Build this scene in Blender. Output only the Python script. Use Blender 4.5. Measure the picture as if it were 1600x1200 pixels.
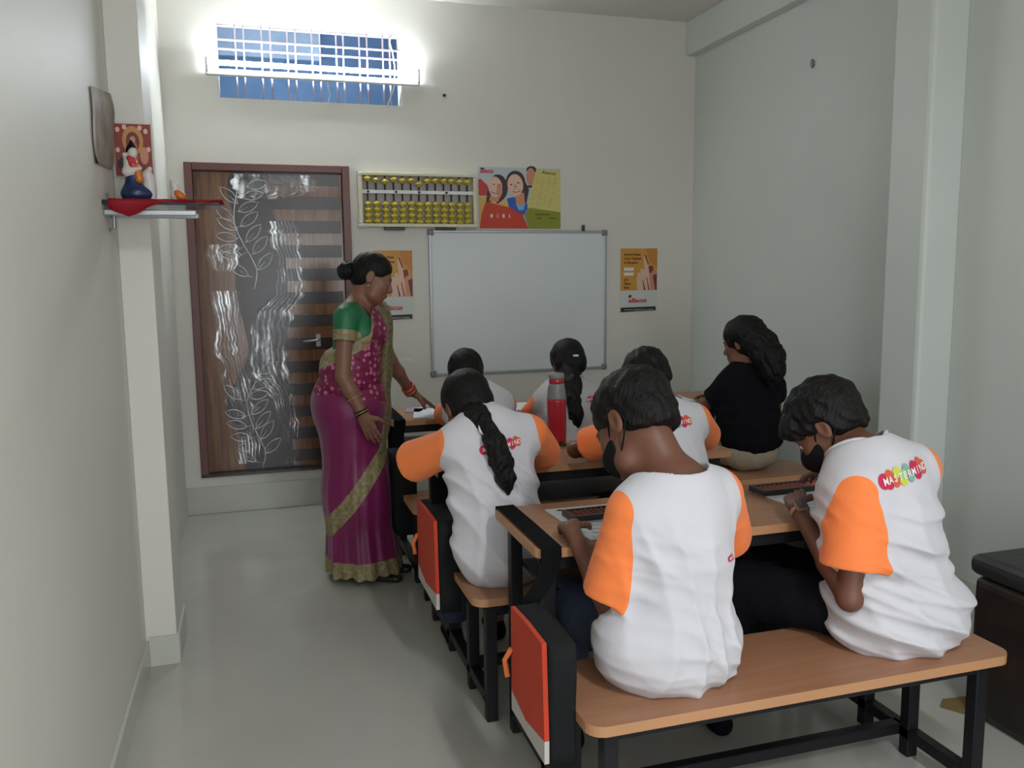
import bpy, bmesh, math, random
import numpy as np
from mathutils import Vector, Matrix
random.seed(7)
PI = math.pi
SC = bpy.context.scene
for o in list(bpy.data.objects): bpy.data.objects.remove(o)
COL = SC.collection

# ---------------------------------------------------------------- camera
YAW, PITCH, ROLL, HCAM, FPX = 0.295534, 0.128516, -0.010896, 1.458357, 1319.98
cam_d = bpy.data.cameras.new('camera'); cam = bpy.data.objects.new('camera', cam_d); COL.objects.link(cam)
F_ = Vector((math.sin(YAW)*math.cos(PITCH), math.cos(YAW)*math.cos(PITCH), -math.sin(PITCH)))
R_ = Vector((math.cos(YAW), -math.sin(YAW), 0)); U_ = R_.cross(F_)
r_ = R_*math.cos(ROLL) + U_*math.sin(ROLL); u_ = -R_*math.sin(ROLL) + U_*math.cos(ROLL)
cam.matrix_world = Matrix(((r_.x, u_.x, -F_.x, 0), (r_.y, u_.y, -F_.y, 0), (r_.z, u_.z, -F_.z, HCAM), (0, 0, 0, 1)))
cam_d.sensor_fit = 'HORIZONTAL'; cam_d.sensor_width = 36; cam_d.lens = FPX*36/1600
cam_d.clip_start = 0.05; cam_d.clip_end = 60
SC.camera = cam

# ---------------------------------------------------------------- world, lights, exposure
w = bpy.data.worlds.new('world'); SC.world = w; w.use_nodes = True
w.node_tree.nodes['Background'].inputs[0].default_value = (0.55, 0.66, 0.8, 1)
w.node_tree.nodes['Background'].inputs[1].default_value = 0.6
def area(name, loc, rot, sx, sy, power, col):
    d = bpy.data.lights.new(name, 'AREA'); d.shape = 'RECTANGLE'; d.size = sx; d.size_y = sy; d.energy = power; d.color = col
    o = bpy.data.objects.new(name, d); COL.objects.link(o); o.location = loc; o.rotation_euler = rot
    return o
area('rear_fill_panel', (.75, -2.75, 1.25), (PI/2, 0, 0), 2.0, 2.2, 64, (0.93, 0.97, 1.0))  # unseen light panel added behind the camera, gives the door film its glints
area('overhead_fill', (.95, -0.6, 3.0), (0, .15, 0), .12, 1.2, 58, (0.93, 0.97, 1.0))  # fill added overhead behind the camera to brighten left wall and shirts
vs = SC.view_settings
vs.view_transform = 'Standard'; vs.look = 'None'; vs.gamma = 1; vs.use_curve_mapping = False
vs.exposure = 0.0
TUBE_STRENGTH = 125.0

# ---------------------------------------------------------------- materials
def mat(name, col, rough=0.6, metal=0.0, bump=0.0, bscale=60, var=0.0, vscale=4, coat=0.0, spec=0.5, emit=None, stretch=(1, 1, 1), sheen=0.0, alpha=1.0, col2=None):
    m = bpy.data.materials.new(name); m.use_nodes = True; nt = m.node_tree; b = nt.nodes['Principled BSDF']
    b.inputs['Base Color'].default_value = (*col, 1); b.inputs['Roughness'].default_value = rough
    b.inputs['Metallic'].default_value = metal; b.inputs['Specular IOR Level'].default_value = spec
    b.inputs['Coat Weight'].default_value = coat; b.inputs['Sheen Weight'].default_value = sheen
    b.inputs['Alpha'].default_value = alpha
    if emit:
        b.inputs['Emission Color'].default_value = (*emit[0], 1); b.inputs['Emission Strength'].default_value = emit[1]
    tc = nt.nodes.new('ShaderNodeTexCoord'); mp = nt.nodes.new('ShaderNodeMapping')
    nt.links.new(tc.outputs['Object'], mp.inputs[0]); mp.inputs['Scale'].default_value = stretch
    if var or col2:
        n = nt.nodes.new('ShaderNodeTexNoise'); n.inputs['Scale'].default_value = vscale; n.inputs['Detail'].default_value = 4
        nt.links.new(mp.outputs[0], n.inputs['Vector'])
        mx = nt.nodes.new('ShaderNodeMix'); mx.data_type = 'RGBA'
        mr = nt.nodes.new('ShaderNodeMapRange'); mr.inputs[1].default_value = 0.3; mr.inputs[2].default_value = 0.7
        nt.links.new(n.outputs[0], mr.inputs[0]); nt.links.new(mr.outputs[0], mx.inputs[0])
        c2 = col2 if col2 else tuple(c*(1-var) for c in col)
        mx.inputs[6].default_value = (*col, 1); mx.inputs[7].default_value = (*c2, 1)
        nt.links.new(mx.outputs[2], b.inputs['Base Color'])
    if bump:
        n2 = nt.nodes.new('ShaderNodeTexNoise'); n2.inputs['Scale'].default_value = bscale; n2.inputs['Detail'].default_value = 3
        nt.links.new(mp.outputs[0], n2.inputs['Vector'])
        bp = nt.nodes.new('ShaderNodeBump'); bp.inputs['Strength'].default_value = 1; bp.inputs['Distance'].default_value = bump
        nt.links.new(n2.outputs[0], bp.inputs['Height']); nt.links.new(bp.outputs[0], b.inputs['Normal'])
    return m
def srgb(r, g, b):
    f = lambda c: (c/255/12.92 if c/255 <= .04045 else ((c/255+.055)/1.055)**2.4)
    return (f(r), f(g), f(b))

WALL = mat('wall_paint', srgb(219, 216, 208), 0.55, bump=0.002, bscale=6, var=0.05, vscale=1.6)
WALLR = mat('right_wall_paint', srgb(209, 214, 209), 0.55, bump=0.002, bscale=6, var=0.05, vscale=1.6)
CREAM = mat('pilaster_paint', srgb(216, 208, 192), 0.6, var=0.08, vscale=3)
CEIL = mat('ceiling_paint', srgb(218, 214, 206), 0.7, var=0.04)
SKIRT = mat('skirting_tile', srgb(196, 198, 188), 0.22, var=0.06, vscale=5)
BLK = mat('black_metal', (0.010, 0.010, 0.012), 0.45, spec=.3, bump=0.0003, bscale=200)
DARK = mat('dark_plastic', (0.02, 0.02, 0.022), 0.35)
ALU = mat('aluminium', (0.42, 0.43, 0.45), 0.35, metal=0.7)
GREYP = mat('grey_plastic', (0.2, 0.21, 0.22), 0.5)
WHITE = mat('white_paper', (0.72, 0.75, 0.78), 0.7)
WBOARD = mat('whiteboard_surface', srgb(220, 226, 230), 0.28, var=0.04, vscale=2)
SKIN = mat('skin_brown', srgb(112, 72, 55), 0.5, bump=0.0003, bscale=300, var=0.14, vscale=14)
SKIN2 = mat('skin_warm_brown', srgb(132, 90, 72), 0.5, bump=0.0003, bscale=300, var=0.12, vscale=14)
HAIR = mat('black_hair', (0.006, 0.005, 0.005), 0.55, spec=0.22, bump=0.004, bscale=160, stretch=(1, 1, 0.15), var=0.4, vscale=60)
SHIRT = mat('white_cotton', srgb(206, 204, 211), 0.85, bump=0.0016, bscale=28, var=0.03, vscale=8, sheen=0.1)
ORANGE = mat('orange_cotton', (0.96, 0.23, 0.055), 0.8, bump=0.0014, bscale=30, sheen=0.1)
BLKCL = mat('black_cotton', (0.006, 0.006, 0.009), 0.9, spec=.1, bump=0.0015, bscale=40)
JEANS = mat('navy_denim', (0.022, 0.035, 0.075), 0.8, bump=0.001, bscale=200, var=0.3, vscale=12)
KHAKI = mat('khaki_cotton', srgb(150, 138, 118), 0.85, bump=0.002, bscale=40)
MASKM = mat('black_mask_cloth', (0.008, 0.008, 0.009), 0.85, spec=.15)
EYEW = mat('eye_white', (0.6, 0.58, 0.55), 0.2)
EYEB = mat('eye_iris', (0.015, 0.008, 0.005), 0.15)
LIP = mat('lips', srgb(120, 60, 55), 0.45)
GOLD = mat('gold', (0.6, 0.4, 0.13), 0.35, metal=0.8)
REDP = mat('red_enamel', (0.45, 0.02, 0.02), 0.35)

def wood(name, c1, c2, axis=0, scale=9, rough=0.35):
    m = bpy.data.materials.new(name); m.use_nodes = True; nt = m.node_tree; b = nt.nodes['Principled BSDF']
    tc = nt.nodes.new('ShaderNodeTexCoord'); mp = nt.nodes.new('ShaderNodeMapping')
    s = [scale*4]*3; s[axis] = scale*0.25
    mp.inputs['Scale'].default_value = s
    n = nt.nodes.new('ShaderNodeTexNoise'); n.inputs['Scale'].default_value = 1.0; n.inputs['Detail'].default_value = 5; n.inputs['Distortion'].default_value = 0.6
    r = nt.nodes.new('ShaderNodeValToRGB'); r.color_ramp.elements[0].position = .35; r.color_ramp.elements[1].position = .7
    r.color_ramp.elements[0].color = (*c1, 1); r.color_ramp.elements[1].color = (*c2, 1)
    nt.links.new(tc.outputs['Object'], mp.inputs[0]); nt.links.new(mp.outputs[0], n.inputs['Vector'])
    nt.links.new(n.outputs[0], r.inputs[0]); nt.links.new(r.outputs[0], b.inputs['Base Color'])
    b.inputs['Roughness'].default_value = rough
    return m
DESKW = wood('desk_laminate', srgb(158, 112, 84), srgb(170, 124, 94), 0, 9, 0.42)
BANDW = mat('desk_edge_band', srgb(190, 140, 100), 0.45, var=0.08)
DOORW = wood('door_teak', srgb(100, 66, 46), srgb(136, 98, 70), 2, 10, 0.16)
DOORD = mat('door_dark_laminate', srgb(50, 40, 38), 0.25, var=0.3, vscale=10)
FRAMEW = mat('door_frame_paint', srgb(104, 58, 52), 0.35, var=0.15, vscale=8)

# floor: polished vitrified tiles, joints almost invisible
m = bpy.data.materials.new('polished_floor'); m.use_nodes = True; nt = m.node_tree; b = nt.nodes['Principled BSDF']
tc = nt.nodes.new('ShaderNodeTexCoord'); n = nt.nodes.new('ShaderNodeTexNoise'); n.inputs['Scale'].default_value = 2.2; n.inputs['Detail'].default_value = 6; n.inputs['Distortion'].default_value = 1.2
rp = nt.nodes.new('ShaderNodeValToRGB'); rp.color_ramp.elements[0].color = (*srgb(172, 170, 162), 1); rp.color_ramp.elements[1].color = (*srgb(186, 185, 178), 1)
nt.links.new(tc.outputs['Object'], n.inputs['Vector'])
nt.links.new(n.outputs[0], rp.inputs[0]); nt.links.new(rp.outputs[0], b.inputs['Base Color'])
b.inputs['Roughness'].default_value = 0.14; b.inputs['Specular IOR Level'].default_value = 0.5
FLOORM = m

# ---------------------------------------------------------------- basic builders
def link(name, me, mats, parent=None, smooth=False):
    if not isinstance(mats, (list, tuple)): mats = [mats]
    for m_ in mats: me.materials.append(m_)
    if smooth: me.shade_smooth()
    o = bpy.data.objects.new(name, me); COL.objects.link(o)
    if parent: o.parent = parent; o.matrix_parent_inverse = parent.matrix_basis.inverted()
    return o
def empty(name, loc, label=None, cat=None, group=None):
    o = bpy.data.objects.new(name, None); COL.objects.link(o); o.location = loc; o.empty_display_size = .05
    tag(o, label, cat, group); return o
def tag(o, label=None, cat=None, group=None, kind=None):
    if label: o['label'] = label
    if cat: o['category'] = cat
    if group: o['group'] = group
    if kind: o['kind'] = kind
    return o
def bmo(name, bm, mats, parent=None, smooth=False):
    me = bpy.data.meshes.new(name); bm.to_mesh(me); bm.free()
    return link(name, me, mats, parent, smooth)
def add_box(bm, lo, hi, mi=0):
    vs_ = [bm.verts.new((x, y, z)) for z in (lo[2], hi[2]) for y in (lo[1], hi[1]) for x in (lo[0], hi[0])]
    fs = [(0, 2, 3, 1), (4, 5, 7, 6), (0, 1, 5, 4), (2, 6, 7, 3), (0, 4, 6, 2), (1, 3, 7, 5)]
    out = []
    for f in fs:
        fc = bm.faces.new([vs_[i] for i in f]); fc.material_index = mi; out.append(fc)
    return vs_
def box(name, lo, hi, m_, parent=None, bev=0.0, seg=2):
    bm = bmesh.new(); add_box(bm, lo, hi)
    if bev: bmesh.ops.bevel(bm, geom=list(bm.edges), offset=bev, segments=seg, affect='EDGES', profile=.5)
    return bmo(name, bm, m_, parent)
def struct(name, lo, hi, m_, bev=0):
    return tag(box(name, lo, hi, m_, bev=bev), kind='structure')
def frame_of(d):
    d = d.normalized(); a = Vector((0, 0, 1)) if abs(d.z) < .9 else Vector((1, 0, 0))
    x = d.cross(a).normalized(); return x, d.cross(x).normalized()
def add_tube(bm, pts, rad, n=8, cap=True, closed=False, mi=0):
    pts = [Vector(p) for p in pts]; N = len(pts)
    rads = rad if isinstance(rad, (list, tuple)) else [rad]*N
    rings = []; px = None
    for i, p in enumerate(pts):
        if closed: d = pts[(i+1) % N]-pts[i-1]
        else: d = pts[min(i+1, N-1)]-pts[max(i-1, 0)]
        d.normalize()
        if px is None: x, y = frame_of(d)
        else:
            x = (px - d*px.dot(d)).normalized(); y = d.cross(x)
        px = x
        rings.append([bm.verts.new(p + (x*math.cos(2*PI*k/n)+y*math.sin(2*PI*k/n))*rads[i]) for k in range(n)])
    for i in range(N if closed else N-1):
        a, c = rings[i], rings[(i+1) % N]
        for k in range(n):
            f = bm.faces.new((a[k], a[(k+1) % n], c[(k+1) % n], c[k])); f.material_index = mi
    if cap and not closed:
        bm.faces.new(rings[0][::-1]).material_index = mi; bm.faces.new(rings[-1]).material_index = mi
def tube(name, pts, rad, m_, parent=None, n=8, closed=False):
    bm = bmesh.new(); add_tube(bm, pts, rad, n, closed=closed); bmesh.ops.recalc_face_normals(bm, faces=bm.faces)
    return bmo(name, bm, m_, parent, True)
def lathe_bm(prof, n=20, c=(0, 0, 0)):
    bm = bmesh.new(); rings = []
    for r, z in prof: rings.append([bm.verts.new((c[0]+r*math.cos(2*PI*k/n), c[1]+r*math.sin(2*PI*k/n), c[2]+z)) for k in range(n)])
    for a, c2 in zip(rings, rings[1:]):
        for k in range(n): bm.faces.new((a[k], a[(k+1) % n], c2[(k+1) % n], c2[k]))
    bm.faces.new(rings[0][::-1]); bm.faces.new(rings[-1])
    return bm
def rrect(x0, x1, y0, y1, r, n=6, corners=(1, 1, 1, 1)):
    out = []
    for (cx, cy, a0, f) in ((x0+r, y0+r, PI, corners[0]), (x1-r, y0+r, 1.5*PI, corners[1]), (x1-r, y1-r, 0, corners[2]), (x0+r, y1-r, .5*PI, corners[3])):
        for i in range(n+1):
            a = a0+PI/2*i/n; out.append((cx+r*math.cos(a), cy+r*math.sin(a)))
    return out
def add_prism(bm, poly, z0, z1, mi=0, mside=None):
    a = [bm.verts.new((x, y, z0)) for x, y in poly]; c = [bm.verts.new((x, y, z1)) for x, y in poly]; n = len(poly)
    bm.faces.new(a[::-1]).material_index = mi; bm.faces.new(c).material_index = mi
    for k in range(n): bm.faces.new((a[k], a[(k+1) % n], c[(k+1) % n], c[k])).material_index = mi if mside is None else mside
def quadbox(name, quad, th, n, m_, parent=None):
    # a thin slab from four corners, thickness th along n
    bm = bmesh.new(); n = Vector(n)
    a = [bm.verts.new(Vector(p)) for p in quad]; c = [bm.verts.new(Vector(p)+n*th) for p in quad]; k = len(quad)
    bm.faces.new(a); bm.faces.new(c[::-1])
    for i in range(k): bm.faces.new((a[i], a[(i+1) % k], c[(i+1) % k], c[i]))
    bmesh.ops.recalc_face_normals(bm, faces=bm.faces)
    return bmo(name, bm, m_, parent)

class Flat:
    """layered flat print on a plane: origin, u (right), v (up), n (toward viewer)"""
    def __init__(s, origin, u, v, n): s.o, s.u, s.v, s.n = map(Vector, (origin, u, v, n)); s.bm = bmesh.new(); s.mats = []; s.lay = 0.0008
    def mi(s, m_):
        if m_ not in s.mats: s.mats.append(m_)
        return s.mats.index(m_)
    def poly(s, pts, m_):
        s.lay += 0.00007
        f = s.bm.faces.new([s.bm.verts.new(s.o+s.u*x+s.v*y+s.n*s.lay) for x, y in pts]); f.material_index = s.mi(m_)
    def ell(s, cx, cy, rx, ry, m_, a=0, n=20):
        s.poly([(cx+rx*math.cos(t)*math.cos(a)-ry*math.sin(t)*math.sin(a), cy+rx*math.cos(t)*math.sin(a)+ry*math.sin(t)*math.cos(a)) for t in [2*PI*k/n for k in range(n)]], m_)
    def rect(s, x0, y0, x1, y1, m_): s.poly([(x0, y0), (x1, y0), (x1, y1), (x0, y1)], m_)
    def text(s, body, x, y, size, m_, width=None, shear=0.0, bold=0.0, rot=0.0):
        s.lay += 0.00007
        vs_, fs = text_geo(body, size, shear, bold)
        if width:
            wd = max(v[0] for v in vs_)-min(v[0] for v in vs_); k = width/max(wd, 1e-6)
        else: k = 1
        cr, sr = math.cos(rot), math.sin(rot)
        V = [s.bm.verts.new(s.o+s.u*(x+(a*k*cr-b*sr))+s.v*(y+(a*k*sr+b*cr))+s.n*s.lay) for a, b in vs_]
        mi = s.mi(m_)
        for f in fs:
            try: s.bm.faces.new([V[i] for i in f]).material_index = mi
            except ValueError: pass
    def done(s, name, parent=None): return bmo(name, s.bm, s.mats, parent)
_tc = {}
def text_geo(body, size, shear=0.0, bold=0.0):
    key = (body, size, shear, bold)
    if key in _tc: return _tc[key]
    c = bpy.data.curves.new('lettering', 'FONT'); c.body = body; c.size = size; c.shear = shear; c.offset = bold; c.resolution_u = 2
    o = bpy.data.objects.new('lettering', c); COL.objects.link(o)
    dg = bpy.context.evaluated_depsgraph_get(); me = o.evaluated_get(dg).to_mesh()
    V = [(v.co.x, v.co.y) for v in me.vertices]; Fc = [tuple(p.vertices) for p in me.polygons]
    o.evaluated_get(dg).to_mesh_clear(); bpy.data.objects.remove(o); bpy.data.curves.remove(c)
    _tc[key] = (V, Fc); return V, Fc

# ---------------------------------------------------------------- distance-field modeller for figures
A_ = lambda *p: np.array(p, float)
def unit(v): v = np.asarray(v, float); return v/np.linalg.norm(v)
def cone(a, b, ra, rb, k=.02, op='u', flat=None):
    a, b = np.asarray(a, float), np.asarray(b, float)
    if flat is not None: n, f = unit(flat[0]), flat[1]
    def fn(P):
        q = P-a; B = b-a; sc = 1.0
        if flat is not None:
            q = q+np.outer(q@n, n)*(1/f-1); B = B+n*(B@n)*(1/f-1); sc = (f+1)/2
        t = np.clip(q@B/max(B@B, 1e-12), 0, 1)
        return (np.linalg.norm(q-t[:, None]*B, axis=1)-(ra+(rb-ra)*t))*sc
    return (fn, (a+b)/2, np.linalg.norm(b-a)/2+max(ra, rb), op, k)
def ell(c, r, M=None, k=.02, op='u'):
    c = np.asarray(c, float); r = np.asarray(r, float)
    def fn(P):
        q = P-c
        if M is not None: q = q@M.T
        k0 = np.linalg.norm(q/r, axis=1); k1 = np.linalg.norm(q/(r*r), axis=1)+1e-9
        return k0*(k0-1)/k1
    return (fn, c, r.max(), op, k)
def plane(n, p, k=.004):      # keeps the side where n.(x-p) < 0
    n = unit(n); p = np.asarray(p, float)
    return (lambda P: (P-p)@n, p, 1e6, 'i', k)
def group(prims, k=.02, op='u'):
    cs = [q[1] for q in prims if q[2] < 1e5]; c = np.mean(cs, axis=0); r = max(np.linalg.norm(q[1]-c)+q[2] for q in prims if q[2] < 1e5 and q[3] == 'u')
    return (lambda P: ev(prims, P), c, r, op, k)
def disp(fn): return (fn, np.zeros(3), 1e6, 'd', 0)
def ev(prims, P):
    d = None
    for fn, c, r, op, k in prims:
        v = fn(P)
        if op == 'd': d = d+v; continue
        if d is None: d = v if op == 'u' else np.full(len(P), 9.); 
        elif op == 'u':
            h = np.maximum(k-np.abs(d-v), 0)/k; d = np.minimum(d, v)-h*h*k*.25
        else:
            v2 = -v if op == 's' else v
            h = np.maximum(k-np.abs(d-v2), 0)/k; d = np.maximum(d, v2)+h*h*k*.25
    return d
def surf(prims, h, smooth=1):
    B = 12
    us = [q for q in prims if q[3] == 'u']
    lo = np.min([q[1]-q[2] for q in us], axis=0)-.02; hi = np.max([q[1]+q[2] for q in us], axis=0)+.02
    nb = np.ceil((hi-lo)/(h*B)).astype(int)
    g = np.stack(np.meshgrid(*[np.arange(n) for n in nb], indexing='ij'), -1).reshape(-1, 3)
    cen = lo+(g+.5)*h*B; R = h*B*.87
    dmin = np.full(len(cen), 9.)
    for q in us: dmin = np.minimum(dmin, np.linalg.norm(cen-q[1], axis=1)-q[2])
    sel = dmin < R+.03; g = g[sel]; cen = cen[sel]
    d = ev(prims, cen); act = np.abs(d) < R*1.5+.012; g = g[act]; cen = cen[act]
    loc = np.stack(np.meshgrid(*[np.arange(B+1)]*3, indexing='ij'), -1).reshape(-1, 3)
    keys, vpos, quads = [], [], []
    S = nb*B+4
    key = lambda ijk: (ijk[..., 0]*S[1]+ijk[..., 1])*S[2]+ijk[..., 2]
    cor = np.array([(i, j, k_) for i in (0, 1) for j in (0, 1) for k_ in (0, 1)])
    edges = [(a, b) for a in range(8) for b in range(a+1, 8) if np.abs(cor[a]-cor[b]).sum() == 1]
    for gi, cc in zip(g, cen):
        base = gi*B; P = lo+(base+loc)*h
        pr = [q for q in prims if q[3] in 'dip' or q[2] > 1e5 or np.linalg.norm(cc-q[1])-q[2] < R*1.2+2*q[4]+.015]
        if not any(q[3] == 'u' for q in pr): continue
        while pr[0][3] != 'u': pr = pr[1:]+pr[:1]
        D = ev(pr, P).reshape(B+1, B+1, B+1)
        s = D < 0
        c8 = [s[i:B+i, j:B+j, k_:B+k_] for i, j, k_ in cor]
        sm = sum(c.astype(np.int8) for c in c8); m_ = (sm > 0) & (sm < 8)
        idx = np.argwhere(m_)
        if not len(idx): continue
        acc = np.zeros((len(idx), 3)); cnt = np.zeros(len(idx))
        dv = [D[idx[:, 0]+i, idx[:, 1]+j, idx[:, 2]+k_] for i, j, k_ in cor]
        for a, b_ in edges:
            x = (dv[a] < 0) != (dv[b_] < 0)
            t = np.where(x, dv[a]/np.where(x, dv[a]-dv[b_], 1), 0)
            p = cor[a]+t[:, None]*(cor[b_]-cor[a]); acc += p*x[:, None]; cnt += x
        vpos.append(lo+(base+idx+acc/cnt[:, None])*h); keys.append(key(base+idx+1))
        for ax in range(3):
            o1, o2 = [(1, 2), (2, 0), (0, 1)][ax]
            s0 = s[:B, :B, :B]; sl = [slice(0, B)]*3; sl[ax] = slice(1, B+1); s1 = s[tuple(sl)]
            e = np.argwhere(s0 != s1)
            if not len(e): continue
            f = s0[e[:, 0], e[:, 1], e[:, 2]]
            q = np.zeros((len(e), 4), np.int64); e1 = np.eye(3, dtype=int)[o1]; e2 = np.eye(3, dtype=int)[o2]
            G = base+e+1
            q[:, 0] = key(G-e1-e2); q[:, 1] = key(G-e2); q[:, 2] = key(G); q[:, 3] = key(G-e1)
            q[~f] = q[~f][:, ::-1]; quads.append(q)
    keys = np.concatenate(keys); vpos = np.concatenate(vpos); quads = np.concatenate(quads)
    srt = np.argsort(keys); keys = keys[srt]; V = vpos[srt]
    qi = np.searchsorted(keys, quads); qi = np.minimum(qi, len(keys)-1)
    ok = (keys[qi] == quads).all(1); Q = qi[ok]
    for _ in range(smooth):
        A = np.zeros_like(V); n = np.zeros(len(V))
        for a, b_ in ((0, 1), (1, 2), (2, 3), (3, 0)):
            for u, v in ((a, b_), (b_, a)):
                for ax in range(3): A[:, ax] += np.bincount(Q[:, u], V[Q[:, v], ax], len(V))
                n += np.bincount(Q[:, u], minlength=len(V))
        V = np.where(n[:, None] > 0, .5*V+.5*A/np.maximum(n, 1)[:, None], V)
    return V, Q
def npmesh(name, V, Q, m_, parent):
    me = bpy.data.meshes.new(name)
    used = np.unique(Q); rm = np.full(len(V), -1); rm[used] = np.arange(len(used)); V = V[used]; Q = rm[Q]
    me.vertices.add(len(V)); me.vertices.foreach_set('co', V.astype(np.float32).ravel())
    me.loops.add(Q.size); me.loops.foreach_set('vertex_index', Q.astype(np.int32).ravel())
    me.polygons.add(len(Q)); me.polygons.foreach_set('loop_start', np.arange(0, Q.size, 4, dtype=np.int32))
    me.update(calc_edges=True); me.validate()
    return link(name, me, m_, parent, True)
def sdfo(name, prims, h, m_, parent=None, smooth=1, split=None):
    """split: list of (name, material, mask(P)->bool); faces go to the first mask that is true, the rest to the main object"""
    V, Q = surf(prims, h, smooth)
    if not split: return npmesh(name, V, Q, m_, parent)
    C = V[Q].mean(1); left = np.ones(len(Q), bool)
    sel = []
    V = V.copy()
    for nm, mm, fn, *sc in split:
        s = fn(C) & left; left &= ~s; sel.append(s)
        if sc:      # slide the vertices of the seam onto the exact line so that the edge runs clean
            b_ = np.intersect1d(np.unique(Q[s]), np.unique(Q[left])); p = V[b_]
            if len(b_):
                for _ in range(3):
                    d = sc[0](p); g = np.stack([sc[0](p+e)-d for e in np.eye(3)*1e-4], 1)*1e4; n0 = np.stack([ev(prims, p+e)-ev(prims, p) for e in np.eye(3)*1e-4], 1); n0 /= np.maximum(np.linalg.norm(n0, axis=1), 1e-9)[:, None]
                    g = g-n0*(g*n0).sum(1)[:, None]; st = -d[:, None]*g/np.maximum((g*g).sum(1), .15)[:, None]
                    ln = np.linalg.norm(st, axis=1)[:, None]; p = p+st*np.minimum(1, h*.7/np.maximum(ln, 1e-9))
                V[b_] = p
    main = npmesh(name, V, Q[left], m_, parent)
    for (nm, mm, *_), s in zip(split, sel):
        if s.any(): npmesh(nm, V, Q[s], mm, main)
    return main
def trace(prims, P, dirn):
    P = np.array(P, float); dirn = unit(dirn)
    for _ in range(40):
        d = ev(prims, P); P = P+np.clip(d, -.05, .05)[:, None]*dirn*.8
    return P

def snap(prims, P, n=6):
    P = np.array(P, float)
    for _ in range(n):
        d = ev(prims, P); g = np.stack([ev(prims, P+e)-d for e in np.eye(3)*1e-4], 1)*1e4
        P = P-d[:, None]*g/np.maximum((g*g).sum(1), .3)[:, None]
    return P
def folds(amp, dirs, seed=0, top=None):
    rs = np.random.RandomState(seed)
    W = [(unit(d)*f, rs.rand()*6, a) for d, f, a in dirs]
    J = rs.randn(3, 3)*6
    def fn(P):
        wob = np.sin(P@J[0]*1.3+1)*.9+np.sin(P@J[1]*1.9+seed)*.7
        env = .5+.5*np.sin(P@J[2]*1.2+seed*2)
        v = 0
        for kk, ph, a in W: v = v+a*(np.clip(1-np.sqrt(np.sin(.5*(P@kk)+ph+wob)**2+.03)+.08, 0, 2)**1.6-.12)*(.35+.65*env)
        if top is not None: v = v*np.clip((top-.05-P[:, 2])/.09, 0, 1)
        return -amp*v
    return disp(fn)

def headframe(fwd, up):
    f = unit(fwd); u = np.asarray(up, float); u = unit(u-f*(u@f)); r = np.cross(f, u)
    return np.stack([r, f, u])       # rows: right, forward, up
def head_prims(c, M, s=1.0, lidded=False):
    c = np.asarray(c, float)
    L = lambda x, y, z: c+s*(x*M[0]+y*M[1]+z*M[2])
    E = lambda p, r, k=.02, op='u': ell(L(*p), np.array(r)*s, M, k*s, op)
    K = lambda a, b, ra, rb, k=.012, op='u': cone(L(*a), L(*b), ra*s, rb*s, k*s, op)
    pr = [E((0, -.012, .035), (.073, .092, .083)), E((0, .028, -.03), (.060, .060, .082), .03),
          E((0, .06, -.088), (.028, .024, .024), .035), K((-.038, .03, -.078), (.038, .03, -.078), .026, .026, .03),
          K((-.03, .078, .016), (.03, .078, .016), .010, .010, .02),
          K((0, .086, .004), (0, .104, -.030), .007, .0115, .010), E((0, .094, -.036), (.017, .012, .009), .008),
          E((0, .084, -.058), (.023, .013, .008), .008), E((0, .082, -.069), (.019, .012, .008), .007),
          K((-.036, .06, -.022), (-.030, .066, -.03), .020, .020, .02), K((.036, .06, -.022), (.030, .066, -.03), .020, .020, .02)]
    for sx in (-1, 1):
        pr.append(E((sx*.030, .092, -.002), (.016, .012, .011), .012, 's'))
        pr.append(E((sx*.030, .074, .003 if not lidded else .0), (.0145, .0135, .0125), .004))
        if not lidded: pr.append(E((sx*.030, .09, -.005), (.010, .008, .0045), .004, 's'))
        pr.append(E((sx*.076, -.008, -.002), (.008, .019, .033), .006))
        pr.append(E((sx*.083, -.004, .0), (.006, .011, .020), .005, 's'))
    return pr, L, E, K
def hand_prims(W, d, n, s=1.0, curl=.5, side=1, spread=.1, thumb=.6):
    """W wrist, d pointing direction, n palm normal (palm side), side=+1 thumb on +x of (d x n)"""
    W = np.asarray(W, float); d = unit(d); n = np.asarray(n, float); n = unit(n-d*(n@d)); t = np.cross(d, n)*side
    pr = [cone(W, W+d*.03*s, .024*s, .026*s, .02*s, flat=(n, .72)), cone(W+d*.035*s+t*.016*s, W+d*.078*s+t*.020*s, .020*s, .017*s, .02*s, flat=(n, .65)),
          cone(W+d*.035*s-t*.012*s, W+d*.072*s-t*.020*s, .020*s, .016*s, .02*s, flat=(n, .65))]
    lens = [(.026, .070, 1.0), (.009, .076, 1.08), (-.009, .072, 1.0), (-.026, .063, .82)]
    for i, (off, base, ln) in enumerate(lens):
        p = W+d*(base+.008)*s+t*off*s; ang = 0; a = spread*(off/.026)
        cu = curl*(1+.12*i)
        r = .0088*s
        for j, seg in enumerate((.038, .025, .019)):
            ang += cu*(.55 if j == 0 else .75)
            dd = (d*math.cos(a)+t*math.sin(a))*math.cos(ang)+n*math.sin(ang)
            q = p+dd*seg*ln*s
            pr.append(cone(p, q, r, r*.93, .004*s)); p = q; r *= .93
    p = W+d*.022*s+t*.020*s; a = 1.0
    for j, seg in enumerate((.040, .030, .022)):
        dd = d*math.cos(a)+t*math.sin(a)*.85+n*(.25+thumb*.4*j); dd = unit(dd); q = p+dd*seg*s
        pr.append(cone(p, q, (.013-.0015*j)*s, (.0115-.0015*j)*s, .006*s)); p = q; a -= .38
    return pr
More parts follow.
